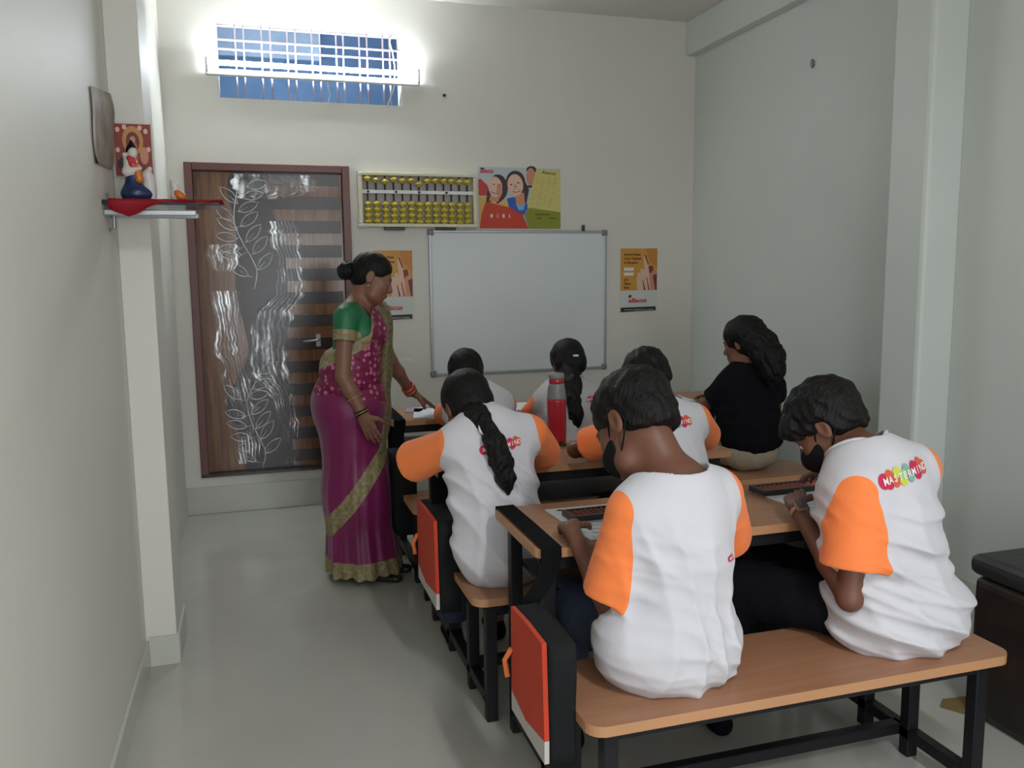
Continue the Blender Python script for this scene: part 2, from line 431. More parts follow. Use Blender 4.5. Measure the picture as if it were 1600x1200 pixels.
def arm_prims(S, E, W, s=1.0, r=(.040, .034, .023)):
    S, E, W = map(lambda v: np.asarray(v, float), (S, E, W))
    return [cone(S, E, r[0]*s, r[1]*s, .02), cone(E, E+(W-E)*.35, r[1]*s, r[1]*1.02*s, .015), cone(E+(W-E)*.35, W, r[1]*1.0*s, r[2]*s, .015)]
def person(name, label, loc, sp):
    root = empty(name, loc, label, 'person')
    s = sp.get('s', .9); h = sp.get('h', .005); skin = sp.get('skin', SKIN)
    M = headframe(sp['fwd'], sp['up']); hc = A_(*sp['head'])
    hs = sp.get('hs', s*1.1); hp, L, E, K = head_prims(hc, M, hs, sp.get('lidded', False))
    P, N = A_(*sp['pelvis']), A_(*sp['neck']); SL, SR = A_(*sp['SL']), A_(*sp['SR'])
    EL, WL, ER, WR = A_(*sp['EL']), A_(*sp['WL']), A_(*sp['ER']), A_(*sp['WR'])
    rt = unit(SR-SL); upv = unit(N-P); fw = unit(np.cross(upv, rt)); T = np.stack([rt, fw, np.cross(rt, fw)])
    mid = (P+N)/2; w_ = np.linalg.norm(SR-SL)
    ar = sp.get('ar', (.040, .034, .023))
    nr = .052*s*sp.get('nk', 1); body = hp+[cone(N-upv*.03, L(0, -.028, -.055), nr, nr, .03), cone(N-upv*.055-fw*.012, N-upv*.01, .066*s, nr*.9, .03)]
    body += [cone(SL+(N-SL)*.25-upv*.012, SR+(N-SR)*.25-upv*.012, .054, .054, .08), cone(N-upv*.055, N-upv*.03, .067, .060, .06), ell(P+(N-P)*.6, (w_*.36, .085*s, .17*s), T, .05), ell(P+upv*.02, (w_*.38, .09*s, .10*s), T, .05)]
    for S_, E_, W_, hd, sd in ((SL, EL, WL, sp['hl'], -1), (SR, ER, WR, sp['hr'], 1)):
        body += arm_prims(S_, E_, W_, s, ar)+hand_prims(W_, hd[0], hd[1], s*.92, hd[2] if len(hd) > 2 else .4, sd*(hd[3] if len(hd) > 3 else 1))
    KL, AL, KR, AR = map(lambda k_: A_(*sp[k_]), ('KL', 'AL', 'KR', 'AR'))
    for sg, K_, A2 in ((-1, KL, AL), (1, KR, AR)):
        hip = P+rt*sg*w_*.24+fw*.02
        body += [cone(hip, K_, .055*s, .042*s, .03), cone(K_, A2, .040*s, .028*s, .015), cone(A2-A_(0, 0, .0), A2+unit(sp.get('toe', (0, 1, 0)))*.13*s-A_(0, 0, .03), .030*s, .022*s, .02)]
    sdfo('body', body, h, skin, root, 1)
    # trousers
    lg = sp.get('leg_r', (.078, .070, .058)); tr = [ell(P+A_(0, 0, -.01), (w_*sp.get('hipw', .40), .10*s, .09*s), T, .05)]
    for sg, K_, A2 in ((-1, KL, AL), (1, KR, AR)):
        hip = P+rt*sg*w_*.24
        tr += [cone(hip, K_, lg[0], lg[1], .03)]+[group([cone(K_, A2, lg[1]*.97, lg[2], .02), plane(A2-K_, A2-(A2-K_)*.10)], .03)]
    tr.append(folds(.005, [((1, 1, 1), 70, 1), ((1, -1, .5), 90, .7)], 3))
    seatz = sp.get('seat', .432)
    box_y = sp.get('benchy')
    if box_y: tr.append((lambda Q_: np.maximum(np.maximum(box_y[0]-.2-Q_[:, 1], Q_[:, 1]-box_y[1]), Q_[:, 2]-seatz), P, 1e6, 's', .004))
    sdfo('trousers', tr, max(h, .006), sp['trousers'], root, 1)
    for A2 in (AL, AR):
        t_ = unit(sp.get('toe', (0, 1, 0))); c0 = A_(A2[0], A2[1], 0)
        sdfo('shoe', [cone(c0+A_(0, 0, .035)-t_*.02, c0+t_*.14*s+A_(0, 0, .025), .036*s, .034*s, .02), cone(c0+A_(0, 0, .04), c0+A_(0, 0, .075), .036*s, .034*s, .02), plane((0, 0, -1), (0, 0, .002))], .007, sp.get('shoe', BLKCL), root)
    # shirt
    hw, cw, dp = sp.get('hw', w_*.6), sp.get('cw', w_*.5), sp.get('dp', .115)
    hem = sp.get('hem', P+A_(0, 0, -.02)); hem = A_(*hem)
    tor = [ell(hem+A_(0, 0, sp.get('hz', .06)), (hw, dp*sp.get('bul', 1.2), .14), None if not sp.get('rotT') else T, .05),
           ell(P+(N-P)*.40, (cw*1.04, dp*1.06, .19), T, .08), ell(P+(N-P)*.70, (cw, dp, .19), T, .08),
           cone(SL+(N-SL)*.25-upv*.012, SR+(N-SR)*.25-upv*.012, .062, .062, .08), cone(N-upv*.055, N-upv*.03, .075, .068, .06)]
    sr = sp.get('sr', (.062, .072)); sf = sp.get('sf', .75)
    def sleeve(S_, E_):
        d = E_-S_; e = S_+d*sf; u = unit(d)
        return group([cone(S_, e+u*.01, sr[0], sr[1], .02), plane(u, e), cone(e-u*.004, e+u*.05, sr[1]-.016, sr[1]-.010, .004, 's')], .035)
    sL, sR = sleeve(SL, EL), sleeve(SR, ER)
    nh = sp.get('nh', .070)*s; nb_ = sp.get('nb', 0); NH = N+fw*(.012-nb_*.5)-upv*(.012+nb_); neckhole = [cone(NH, L(0, -.03, -.05)+upv*.05, nh, nh*1.3, .008, 's')]
    fo = sp.get('folds', (.008, [((0, .3, 1), 60, .8), ((1, 0, .4), 80, 1)], 5))
    sh = tor+[folds(fo[0], fo[1], fo[2], N[2])]+[sL, sR, folds(.0035, [((.3, .2, 1), 90, 1), ((1, 0, .4), 70, .6)], 8, N[2])]+neckhole
    sh.append((lambda Q_: np.maximum(Q_[:, 2]-seatz, Q_[:, 1]-3.98), P, 1e6, 's', .006)) if sp.get('benchy') else None
    dT = lambda C: ev(tor, C)
    bias = sp.get('seam', .004)
    spl = [('sleeve', sp.get('sleeve', ORANGE), lambda C: (sL[0](C) < dT(C)-bias) & ((C-SL)@(-rt) > -.045), lambda C: sL[0](C)-dT(C)+bias), ('sleeve', sp.get('sleeve', ORANGE), lambda C: (sR[0](C) < dT(C)-bias) & ((C-SR)@rt > -.045), lambda C: sR[0](C)-dT(C)+bias)]
    tso = sdfo('t_shirt', sh, h, sp.get('shirt', SHIRT), root, 2, spl)
    # collar rib
    if sp.get('collar', True):
        cN = N-upv*.018; ax = unit(L(0, -.03, -.05)-cN); x1 = unit(np.cross(ax, A_(0, 1, .2))); y1 = np.cross(ax, x1)
        q1 = neckhole[0]; ring = np.array([NH-upv*.018+(rt*math.cos(t)+fw*math.sin(t))*nh*.98 for t in np.linspace(0, 2*PI, 41)[:-1]])
        for _ in range(5): ring = snap(tor, ring, 2); ring = snap([cone(NH, L(0, -.03, -.05)+upv*.05, nh, nh*1.3)], ring, 1)
        ring = (ring+np.roll(ring, 1, 0)+np.roll(ring, -1, 0))/3
        tube('collar', ring.tolist(), .0060, sp.get('shirt', SHIRT), tso, 8, True)
    for sx in (-1, 1):
        bm = bmesh.new(); bmesh.ops.create_uvsphere(bm, u_segments=12, v_segments=8, radius=.0125*hs)
        for f in bm.faces: f.material_index = 1 if f.calc_center_median().y > .0095*hs else 0
        Mw = Matrix(((M[0][0], M[1][0], M[2][0], 0), (M[0][1], M[1][1], M[2][1], 0), (M[0][2], M[1][2], M[2][2], 0), (0, 0, 0, 1))); Mw.translation = Vector(L(sx*.030, .0755, -.003))
        bm.transform(Mw); bmo('eye', bm, [EYEW, EYEB], root, True)
        tube('eyebrow', [L(sx*.015, .0905, .016), L(sx*.03, .089, .021), L(sx*.046, .077, .018)], [.002*hs, .003*hs, .0012*hs], HAIR, root, 6)
    return root, dict(L=L, E=E, K=K, M=M, T=T, s=hs, shirt=sh, tor=tor, P=P, N=N, up=upv, rt=rt, fw=fw, h=h)
def hairdisp(M, amp=.003, f=120):
    return disp(lambda P: amp*(np.sin(P@M[0]*f+3*np.sin(P@M[2]*40))*np.sin(P@M[1]*f*.7+2*np.sin(P@M[0]*50))+.5*np.sin(P@(M[0]+M[1])*f*1.7)))
def hair_short(root, k, top=.0, nape=-.062, vol=0.0, amp=.003, fringe=False):
    E, K, L, M, s = k['E'], k['K'], k['L'], k['M'], k['s']
    pr = [E((0, -.016, .042+top), (.082+vol, .100+vol, .085+vol*.8)), E((0, -.05, -.02), (.070, .058, .055), .03)]
    if fringe: pr += [K((-.05, .075, .05), (.05, .08, .05), .03, .03, .03), K((-.03, .098, .035), (.04, .1, .03), .016, .016, .02)]
    pr += [E((0, .115, -.05), (.088, .105, .098), .01, 's'), plane(-M[2]+M[1]*.15, L(0, -.05, nape), .03), hairdisp(M, amp)]
    for sx in (-1, 1): pr.append(E((sx*.09, .004, -.02), (.028, .030, .042), .01, 's'))
    sdfo('hair', pr, .004, HAIR, root, 1)
def hair_long(root, k, tail, rad, vol=0.004, amp=.0015):
    E, K, L, M, s = k['E'], k['K'], k['L'], k['M'], k['s']
    pr = [E((0, -.016, .040), (.081+vol, .099+vol, .086+vol)), E((0, -.045, -.02), (.072+vol, .062, .062), .03),
          E((0, .112, -.04), (.082, .1, .096), .01, 's'), hairdisp(M, amp, 90)]
    for sx in (-1, 1): pr.append(E((sx*.09, .006, -.02), (.022, .024, .034), .01, 's'))
    ho = sdfo('hair', pr, .0045, HAIR, root, 1)
    if tail:
        t = [cone(a, b, ra, rb, .015) for a, b, ra, rb in zip(tail, tail[1:], rad, rad[1:])]+[hairdisp(M, .004, 140)]
        sdfo('ponytail', t, .004, HAIR, ho, 1)
def mask(root, k, strap=True):
    E, K, L, M, s = k['E'], k['K'], k['L'], k['M'], k['s']
    pr = [E((0, .034, -.05), (.066, .066, .070)), E((0, .085, -.045), (.03, .032, .03), .03), plane(M[2], L(0, .09, -.014)-0*M[2]), plane(-M[1], L(0, .030, -.03)), E((0, .02, -.045), (.058, .05, .08), .004, 's')]
    mo = sdfo('face_mask', pr, .004, MASKM, root, 1)
    for sx in (-1, 1):
        tube('ear_loop', [L(sx*.060, .035, -.02), L(sx*.074, .015, .012), L(sx*.082, -.012, .034), L(sx*.082, -.034, .012), L(sx*.078, -.034, -.02), L(sx*.070, -.008, -.045), L(sx*.058, .032, -.075)], .0026, MASKM, mo, 6)
COLR = {'pink': mat('print_pink', srgb(200, 30, 80), .7), 'or': mat('print_orange', srgb(215, 90, 60), .7), 'ye': mat('print_yellow', srgb(200, 205, 70), .7), 'te': mat('print_teal', srgb(130, 170, 160), .7), 'gr': mat('print_green', srgb(170, 205, 130), .7), 'wh': mat('print_white', srgb(235, 225, 225), .7)}
def logo(root, k, c, u, v, dirn, size, part=(0, 10)):
    """word in overlapping coloured discs printed on the back of a shirt; u along the word, v up, unit = letter pitch"""
    u, v = unit(u), unit(v); c = A_(*c); discs = [(-.2, 0, 1.0, 'pink'), (.7, -.45, .75, 'pink'), (1.0, .5, .72, 'or'), (2.0, -.5, .70, 'or'), (2.5, .6, .72, 'ye'), (3.4, -.5, .78, 'ye'), (4.3, .6, .70, 'te'), (5.0, -.5, .70, 'te'), (3.6, .05, .6, 'gr'), (6.0, .5, .78, 'pink'), (6.7, -.4, .85, 'pink'), (7.5, .6, .72, 'or'), (8.2, 0, .85, 'or'), (8.3, -.4, .6, 'or')]
    lay = 0.0
    for nm, items in (('print', discs),):
        bm = bmesh.new(); ms = list(COLR)
        for x, y, r, col in items:
            if not (part[0]-.9 <= x <= part[1]): continue
            lay += .00016; rings = []
            pts = [(0, 0)]+[(r*q*math.cos(a), r*q*math.sin(a)) for q in (.5, 1) for a in np.linspace(0, 2*PI, 19)[:-1]]
            W3 = np.array([c+(u*(x-4+a)+v*(y+b))*size for a, b in pts])-unit(dirn)*.2
            W3 = trace(k['shirt'], W3, dirn)-unit(dirn)*(.0022+lay)
            V = [bm.verts.new(p) for p in W3]
            for i in range(18):
                j = (i+1) % 18
                bm.faces.new((V[0], V[1+i], V[1+j])).material_index = ms.index(col); bm.faces.new((V[1+i], V[19+i], V[19+j], V[1+j])).material_index = ms.index(col)
        bmo('shirt_print', bm, [COLR[q] for q in ms], root)
    bm = bmesh.new()
    for i, ch in enumerate('MASTERMIND'):
        x = i*.95-.05
        if not (part[0]-.5 <= x <= part[1]): continue
        vs_, fs = text_geo(ch, 1.25, 0, .03)
        vs_ = np.array(vs_); vs_[:, 0] -= (vs_[:, 0].min()+vs_[:, 0].max())/2; W3 = np.array([c+(u*(x-4+a)+v*(b-.42))*size for a, b in vs_])-unit(dirn)*.2
        W3 = trace(k['shirt'], W3, dirn)-unit(dirn)*(.0022+lay+.0012)
        V = [bm.verts.new(p) for p in W3]
        for f in fs:
            try: bm.faces.new([V[i_] for i_ in f])
            except ValueError: pass
    bmo('shirt_lettering', bm, COLR['wh'], root)
# ---------------------------------------------------------------- the room
D = 5.464; XL, XR, CZ, YF = -0.448, 3.02, 3.17, -2.8
struct('floor', (XL-.2, YF-.2, -.12), (XR+.2, D+.2, 0), FLOORM)
struct('ceiling', (XL-.2, YF-.2, CZ), (XR+.2, D+.2, CZ+.12), CEIL)
struct('wall_left', (XL-.2, YF-.2, 0), (XL, D+.2, CZ), WALL)
struct('wall_right', (XR, YF-.2, 0), (XR+.2, D+.2, CZ), WALLR)
bm = bmesh.new()
wx0, wx1, wz0, wz1 = -.129, .962, 2.517, 2.965
dx0, dx1, dz0, dz1 = -.353, .612, .241, 2.139
for lo, hi in (((XL, 0), (dx0, CZ)), ((dx1, 0), (XR, wz0)), ((dx0, 0), (dx1, dz0)), ((dx0, dz1), (dx1, wz0)), ((dx0, wz0), (wx0, CZ)), ((wx0, wz1), (wx1, CZ)), ((wx1, wz0), (XR, CZ))):
    add_box(bm, (lo[0], D, lo[1]), (hi[0], D+.16, hi[1]))
tag(bmo('wall_back', bm, WALL), kind='structure')
bm = bmesh.new()
for lo, hi in (((XL, 0), (-.25, CZ)), ((1.75, 0), (XR, CZ)), ((-.25, 2.35), (1.75, CZ))): add_box(bm, (lo[0], YF-.16, lo[1]), (hi[0], YF, hi[1]))
tag(bmo('wall_front', bm, WALL), kind='structure')
tag(box('trim_1', (XL, 3.317, 0), (-.337, 3.618, CZ), WALL, bev=.004), 'white painted pillar standing against the left wall', kind='structure')
tag(box('trim_2', (2.787, 3.02, 0), (XR, 3.26, CZ), WALLR, bev=.02), 'cream pilaster on the right wall', kind='structure')
tag(box('trim_3', (2.945, 3.26, 2.945), (XR, D, CZ), WALLR, bev=.006), 'ceiling beam along the right wall', kind='structure')
tag(box('trim_4', (2.965, YF, 0), (XR, 3.02, CZ), WALLR, bev=.003), kind='structure')
struct('baseboard_back', (XL, D-.008, 0), (XR, D, .17), SKIRT, .002)
struct('baseboard_left', (XL, YF, 0), (XL+.012, 3.317, .10), SKIRT, .002)
struct('baseboard_pillar', (XL+.012, 3.305, 0), (-.329, 3.317, .115), SKIRT, .002)
struct('baseboard_pillar_side', (-.337, 3.317, 0), (-.327, 3.618, .115), SKIRT, .002)
struct('baseboard_right', (2.955, YF, 0), (2.965, 3.02, .10), SKIRT, .002)
NEIGH = mat('neighbour_wall', srgb(96, 128, 168), .8, var=.3, vscale=3)  # blue raised so the wall colour carries the tube's flare haze
tag(box('wall_outside', (-1.5, 6.4, 1.8), (2.4, 6.5, 3.9), NEIGH), kind='structure')
tag(box('trim_5', (-.2, 6.2, 2.94), (.52, 6.22, 3.25), mat('outside_sheet', srgb(150, 170, 195), .7, var=.2), bev=.002), 'pale sheet hanging outside behind the high window', kind='structure')
# high window with paired bars
win = empty('window_1', ((wx0+wx1)/2, D, wz0)); tag(win, 'high barred window over the door', kind='structure')
PINKM = mat('bar_paint', srgb(190, 175, 190), .4, metal=.2)
bm = bmesh.new(); add_tube(bm, [(0, 0, 0), (0, 0, wz1-wz0)], .0052, 8); me = bpy.data.meshes.new('window_bar'); bm.to_mesh(me); bm.free(); me.materials.append(PINKM); me.shade_smooth()
for i, cx in enumerate((295, 350, 470, 530, 645, 700, 815, 870, 985, 1035, 1150, 1205, 1320, 1370)):
    o = bpy.data.objects.new('window_bar', me); COL.objects.link(o); o.parent = win; o.matrix_parent_inverse = win.matrix_basis.inverted()
    o.location = (wx0+(cx-175)/1270*(wx1-wx0), D+.05, wz0)
for z in (2.862, 2.808): tube('window_rail', [(wx0, D+.04, z), (wx1, D+.04, z)], .0065, PINKM, win)
box('window_sill', (wx0, D+.0, wz0-.0), (wx1, D+.158, wz0+.004), WALL, win)
# tube light
tl = empty('tube_light', (.43, D, 2.66), 'glowing fluorescent tube light mounted across the high barred window', 'light')
box('batten', (-.20, 5.405, 2.640), (1.065, 5.45, 2.672), mat('batten_white', (.75, .78, .8), .4), tl, .003)
for x0, x1 in ((-.20, -.183), (1.048, 1.065)): box('end_holder', (x0, 5.385, 2.655), (x1, 5.43, 2.735), mat('holder_white', (.8, .8, .8), .4), tl, .003)
TUBEM = mat('lamp_tube', (1, 1, 1), .3, emit=((.86, .95, 1.0), TUBE_STRENGTH))
tube('lamp_tube', [(-.183, 5.402, 2.706), (1.048, 5.402, 2.706)], .014, TUBEM, tl, 14)
for x0, x1 in ((-.22, wx0), (wx1, 1.07)): pass
tag(tube('power_cable', [(.905, 5.455, 2.95), (.89, 5.452, 2.90), (.905, 5.45, 2.84), (.918, 5.458, 2.76), (.915, 5.458, 2.65), (.90, 5.452, 2.60), (.875, 5.452, 2.54), (.86, 5.452, 2.50)], .0042, WHITE, None), 'white cable hanging down the right end of the high window', 'cable')
tag(tube('power_cable', [(.50, 5.457, 2.645), (.505, 5.455, 2.60), (.515, 5.455, 2.57), (.505, 5.455, 2.525), (.50, 5.452, 2.505)], .0042, WHITE, None), 'short white cable under the middle of the tube light', 'cable')

# door
dr = empty('door_1', (.13, D, dz0)); tag(dr, 'glossy brown laminated door wrapped in torn plastic film', kind='structure')
fr = bmesh.new()
for lo, hi in (((dx0, dz0), (dx0+.045, dz1)), ((dx1-.045, dz0), (dx1, dz1)), ((dx0+.045, dz1-.045), (dx1-.045, dz1))): add_box(fr, (lo[0], D-.03, lo[1]), (hi[0], D+.10, hi[1]))
bmesh.ops.bevel(fr, geom=list(fr.edges), offset=.003, segments=1, affect='EDGES')
bmo('door_frame', fr, FRAMEW, dr)
box('threshold', (dx0, D-.035, dz0-.006), (dx1, D+.1, dz0+.014), DOORD, dr, .003)
LX0, LX1, LZ0, LZ1, LY = -.306, .565, .257, 2.092, 5.480
box('door_panel', (LX0, LY, LZ0), (LX1, LY+.035, LZ1), DOORW, dr, .002)
def catmull(pts, n=8):
    P = [np.array(p, float) for p in pts]; P = [2*P[0]-P[1]]+P+[2*P[-1]-P[-2]]; out = []
    for i in range(1, len(P)-2):
        for t in np.linspace(0, 1, n, endpoint=False):
            a, b, c, d = P[i-1:i+3]; out.append(.5*(2*b+(c-a)*t+(2*a-5*b+4*c-d)*t*t+(3*b-a-3*c+d)*t**3))
    out.append(P[-2]); return [tuple(p) for p in out]
left = catmull([(-.09, 2.092), (-.117, 1.994), (-.091, 1.858), (-.074, 1.687), (-.091, 1.513), (-.092, 1.338), (-.058, 1.161), (-.042, .982), (-.135, .806), (-.185, .664), (-.133, .516), (-.096, .404), (-.094, .257)])
right = catmull([(.10, 2.092), (.10, 1.909), (.14, 1.765), (.20, 1.62), (.21, 1.478), (.21, 1.335), (.20, 1.192), (.195, 1.048), (.19, .903), (.19, .762), (.19, .619), (.20, .478), (.20, .257)])
bm = bmesh.new(); n_ = min(len(left), len(right)); q0 = None
for (a, z1), (c, z2) in zip(left[:n_], right[:n_]):
    q = [bm.verts.new((x_, y_, z1)) for x_, y_ in ((a, LY-.0005), (a, LY-.003), (c, LY-.003), (c, LY-.0005))]
    if q0:
        for j in range(4): bm.faces.new((q0[j], q[j], q[(j+1) % 4], q0[(j+1) % 4]))
    q0 = q
bmesh.ops.recalc_face_normals(bm, faces=bm.faces)
bmo('dark_centre_panel', bm, DOORD, dr)
for z, x in zip((2.06, 1.915, 1.768, 1.619, 1.475, 1.331, 1.189, 1.043, .898, .756, .615, .474, .33), (.10, .10, .13, .19, .205, .20, .195, .19, .185, .18, .18, .19, .19)):
    box('stripe', (x, LY-.0022, z-.040), (LX1-.012, LY+.001, z+.036), DOORD, dr, .0006, 1)
SILV = mat('silver_inlay', (.62, .62, .62), .3, metal=.7)
def vine(stem, leaves):
    st = catmull(stem, 6); tube('vine_stem', [(x, LY-.005, z) for x, z in st], .0042, SILV, dr, 6)
    for x, z in leaves:
        # leaf attaches to the nearest stem point a little lower
        k = min(st, key=lambda p: (p[0]-x)**2+(p[1]-(z-.03))**2); b = np.array(k); c = np.array((x, z)); d = unit(c-b)*.062
        d = d+np.array([0, .012]); tip = c+d; base = c-d; nrm = np.array([-d[1], d[0]])/np.linalg.norm(d)
        lf = [base+(tip-base)*t+nrm*.027*math.sin(PI*t)**.8 for t in np.linspace(0, 1, 9)]+[base+(tip-base)*t-nrm*.027*math.sin(PI*t)**.8 for t in np.linspace(1, 0, 9)[1:-1]]
        bm = bmesh.new(); add_tube(bm, [(p[0], LY-.005, p[1]) for p in lf], .0032, 5, closed=True)
        add_tube(bm, [(p[0], LY-.005, p[1]) for p in (b, base, c)], .0022, 5)
        bmesh.ops.recalc_face_normals(bm, faces=bm.faces); bmo('vine_leaf', bm, SILV, dr, True)
vine([(-.037, 2.075), (-.06, 1.978), (-.085, 1.807), (-.049, 1.687), (.004, 1.582), (.034, 1.494), (.011, 1.375)],
     [(.06, 2.02), (.032, 1.955), (.002, 1.885), (.004, 1.811), (.023, 1.727), (.059, 1.655), (.085, 1.556), (-.107, 1.952), (-.136, 1.841), (-.125, 1.781), (-.132, 1.704), (-.119, 1.635), (-.112, 1.597), (-.07, 1.504)])
vine([(.013, .871), (-.013, .8), (-.064, .694), (-.045, .565), (.01, .433), (.033, .357), (.01, .262)],
     [(.075, .896), (.027, .798), (.006, .73), (.011, .653), (.028, .57), (.048, .504), (.078, .401), (-.147, .753), (-.136, .616), (-.131, .549), (-.11, .469), (-.078, .402), (-.081, .347)])
hp_ = box('door_handle', (.372, LY-.006, 1.02), (.402, LY, 1.10), ALU, dr, .004)
tube('lever', [(.387, LY-.006, 1.066), (.387, LY-.045, 1.066), (.375, LY-.05, 1.064), (.29, LY-.05, 1.058)], .0075, ALU, hp_)
# torn wrinkled plastic film still sticking to the door
FILM = bpy.data.materials.new('clear_film'); FILM.use_nodes = True; nt = FILM.node_tree
for n in list(nt.nodes): nt.nodes.remove(n)
out = nt.nodes.new('ShaderNodeOutputMaterial'); mxs = nt.nodes.new('ShaderNodeMixShader'); tr_ = nt.nodes.new('ShaderNodeBsdfTransparent'); gl = nt.nodes.new('ShaderNodeBsdfGlossy')
gl.inputs['Roughness'].default_value = .30; gl.inputs['Color'].default_value = (.9, .92, .95, 1); mxs.inputs[0].default_value = .17
tcf = nt.nodes.new('ShaderNodeTexCoord'); mpf = nt.nodes.new('ShaderNodeMapping'); mpf.inputs['Scale'].default_value = (15, 15, 4); nf = nt.nodes.new('ShaderNodeTexNoise'); nf.inputs['Scale'].default_value = 1; nf.inputs['Detail'].default_value = 3; nf.inputs['Distortion'].default_value = 1.5
bf = nt.nodes.new('ShaderNodeBump'); bf.inputs['Distance'].default_value = .004
nt.links.new(tcf.outputs['Object'], mpf.inputs[0]); nt.links.new(mpf.outputs[0], nf.inputs['Vector']); nt.links.new(nf.outputs[0], bf.inputs['Height']); nt.links.new(bf.outputs[0], gl.inputs['Normal'])
nf2 = nt.nodes.new('ShaderNodeTexNoise'); nf2.inputs['Scale'].default_value = 1; nf2.inputs['Detail'].default_value = 4; mpf2 = nt.nodes.new('ShaderNodeMapping'); mpf2.inputs['Scale'].default_value = (16, 16, 5.5); mrf = nt.nodes.new('ShaderNodeMapRange'); mrf.inputs[1].default_value = .47; mrf.inputs[2].default_value = .66; mrf.inputs[3].default_value = .05; mrf.inputs[4].default_value = .55
nt.links.new(tcf.outputs['Object'], mpf2.inputs[0]); nt.links.new(mpf2.outputs[0], nf2.inputs['Vector']); nt.links.new(nf2.outputs[0], mrf.inputs[0]); nt.links.new(mrf.outputs[0], mxs.inputs[0])
nt.links.new(tr_.outputs[0], mxs.inputs[1]); nt.links.new(gl.outputs[0], mxs.inputs[2]); nt.links.new(mxs.outputs[0], out.inputs[0])
def film(cols):
    bm = bmesh.new(); rows = []
    for z, xa, xb in cols:
        rows.append([bm.verts.new((xa+(xb-xa)*i/14+random.uniform(-.004, .004), LY-.011+.004*math.sin(i*1.7+z*9)+random.uniform(-.0015, .0015), z)) for i in range(15)])
    for a, b in zip(rows, rows[1:]):
        for i in range(14): bm.faces.new((a[i], a[i+1], b[i+1], b[i]))
    bmo('plastic_film', bm, FILM, dr, True)
def fcols(pts):
    c = catmull([(z, a) for z, a, b in pts], 5); e = catmull([(z, b) for z, a, b in pts], 5)
    return [(p[0], p[1]+random.uniform(-.012, .012), q[1]+random.uniform(-.016, .016)) for p, q in zip(c, e)]
film(fcols([(2.08, -.07, .38), (2.02, -.08, .42), (1.96, -.06, .36), (1.93, -.05, .12)]))
film(fcols([(1.80, .12, .29), (1.70, .12, .30), (1.6, .14, .30), (1.48, .16, .31), (1.35, .12, .31), (1.25, .02, .24), (1.12, -.02, .22), (.98, -.05, .20), (.85, -.04, .20), (.76, .05, .22), (.6, .12, .24), (.45, .12, .24), (.28, .14, .23)]))
film(fcols([(1.66, -.26, -.08), (1.58, -.26, -.07), (1.50, -.24, -.1)]))
film(fcols([(1.38, -.25, -.06), (1.2, -.22, -.08), (1.02, -.24, -.06), (.9, -.2, -.05), (.7, -.19, -.02), (.5, -.16, 0), (.3, -.13, -.02)]))
# wall marks / fittings
tag(box('wall_plug', (1.222, 5.448, 2.590), (1.24, D, 2.606), DARK, None, .003), 'tiny dark plug in the back wall right of the tube light', 'wall plug')
bm = bmesh.new(); add_prism(bm, [(0, -.024), (.012, -.008), (.010, .010), (0, .026), (-.010, .012), (-.012, -.006)], 0, .012)
o = bmo('cable_hole_cover', bm, GREYP); o.rotation_euler = (PI/2, 0, -PI/2); o.location = (3.019, 4.145, 2.594); tag(o, 'small dark diamond-shaped fitting high on the right wall', 'wall fitting')

# ---------------------------------------------------------------- things on the back wall
wb = empty('whiteboard', (1.72, D, .80), 'blank whiteboard with aluminium frame on the back wall', 'whiteboard')
X0, X1, Z0, Z1 = 1.105, 2.350, .800, 1.752
box('board_surface', (X0+.012, D-.016, Z0+.012), (X1-.012, D-.004, Z1-.012), WBOARD, wb)
for lo, hi in (((X0, Z0), (X1, Z0+.018)), ((X0, Z1-.018), (X1, Z1)), ((X0, Z0), (X0+.018, Z1)), ((X1-.018, Z0), (X1, Z1))):
    box('frame_rail', (lo[0], D-.022, lo[1]), (hi[0], D-.002, hi[1]), ALU, wb, .003)
for x in (X0, X1):
    for z in (Z0, Z1):
        box('corner_cap', (x-.006 if x == X0 else x-.036, D-.026, z-.006 if z == Z0 else z-.036), (x+.036 if x == X0 else x+.006, D-.001, z+.036 if z == Z0 else z+.006), GREYP, wb, .010, 3)
tag(box('binder_clip', (2.17, D-.03, 1.747), (2.186, D-.004, 1.79), DARK, None, .004), 'small dark clip on the top edge of the whiteboard', 'clip')
# wall abacus
ab = empty('wall_abacus', (1.04, D, 1.765), 'large cream framed teaching abacus with yellow beads hanging on the back wall', 'abacus')
ax0, ax1, az0, az1 = .664, 1.424, 1.767, 2.106
CRF = mat('cream_plastic', srgb(214, 208, 180), .4); YEL = mat('yellow_bead', srgb(196, 178, 70), .35); BACK = mat('abacus_backing', srgb(178, 172, 172), .7)
box('backing', (ax0+.02, D-.014, az0+.015), (ax1-.02, D-.004, az1-.015), BACK, ab)
for lo, hi in (((ax0, az0), (ax1, az0+.022)), ((ax0, az1-.022), (ax1, az1)), ((ax0, az0+.022), (ax0+.024, az1-.022)), ((ax1-.024, az0+.022), (ax1, az1-.022))):
    box('frame_rail', (lo[0], D-.055, lo[1]), (hi[0], D-.002, hi[1]), CRF, ab, .005)
fx = lambda cx: ax0+(cx-60)/1480*(ax1-ax0)
fz = lambda cy: az1-(cy-85)/665*(az1-az0)
box('beam', (ax0+.022, D-.042, fz(342)), (ax1-.022, D-.024, fz(300)), mat('beam_white', (.8, .8, .8), .5), ab, .001)
rods = (170, 275, 385, 490, 598, 705, 805, 910, 1012, 1118, 1215, 1318, 1420); ups = (162, 178, 196, 170, 180, 178, 220, 180, 176, 176, 176, 184, 186)
bm = bmesh.new(); hb = .0185; rb = .0272
for zz0, r0, zz1, r1 in ((-hb, .007, -.001, rb), (-.001, rb, .001, rb), (.001, rb, hb, .007)):
    pass
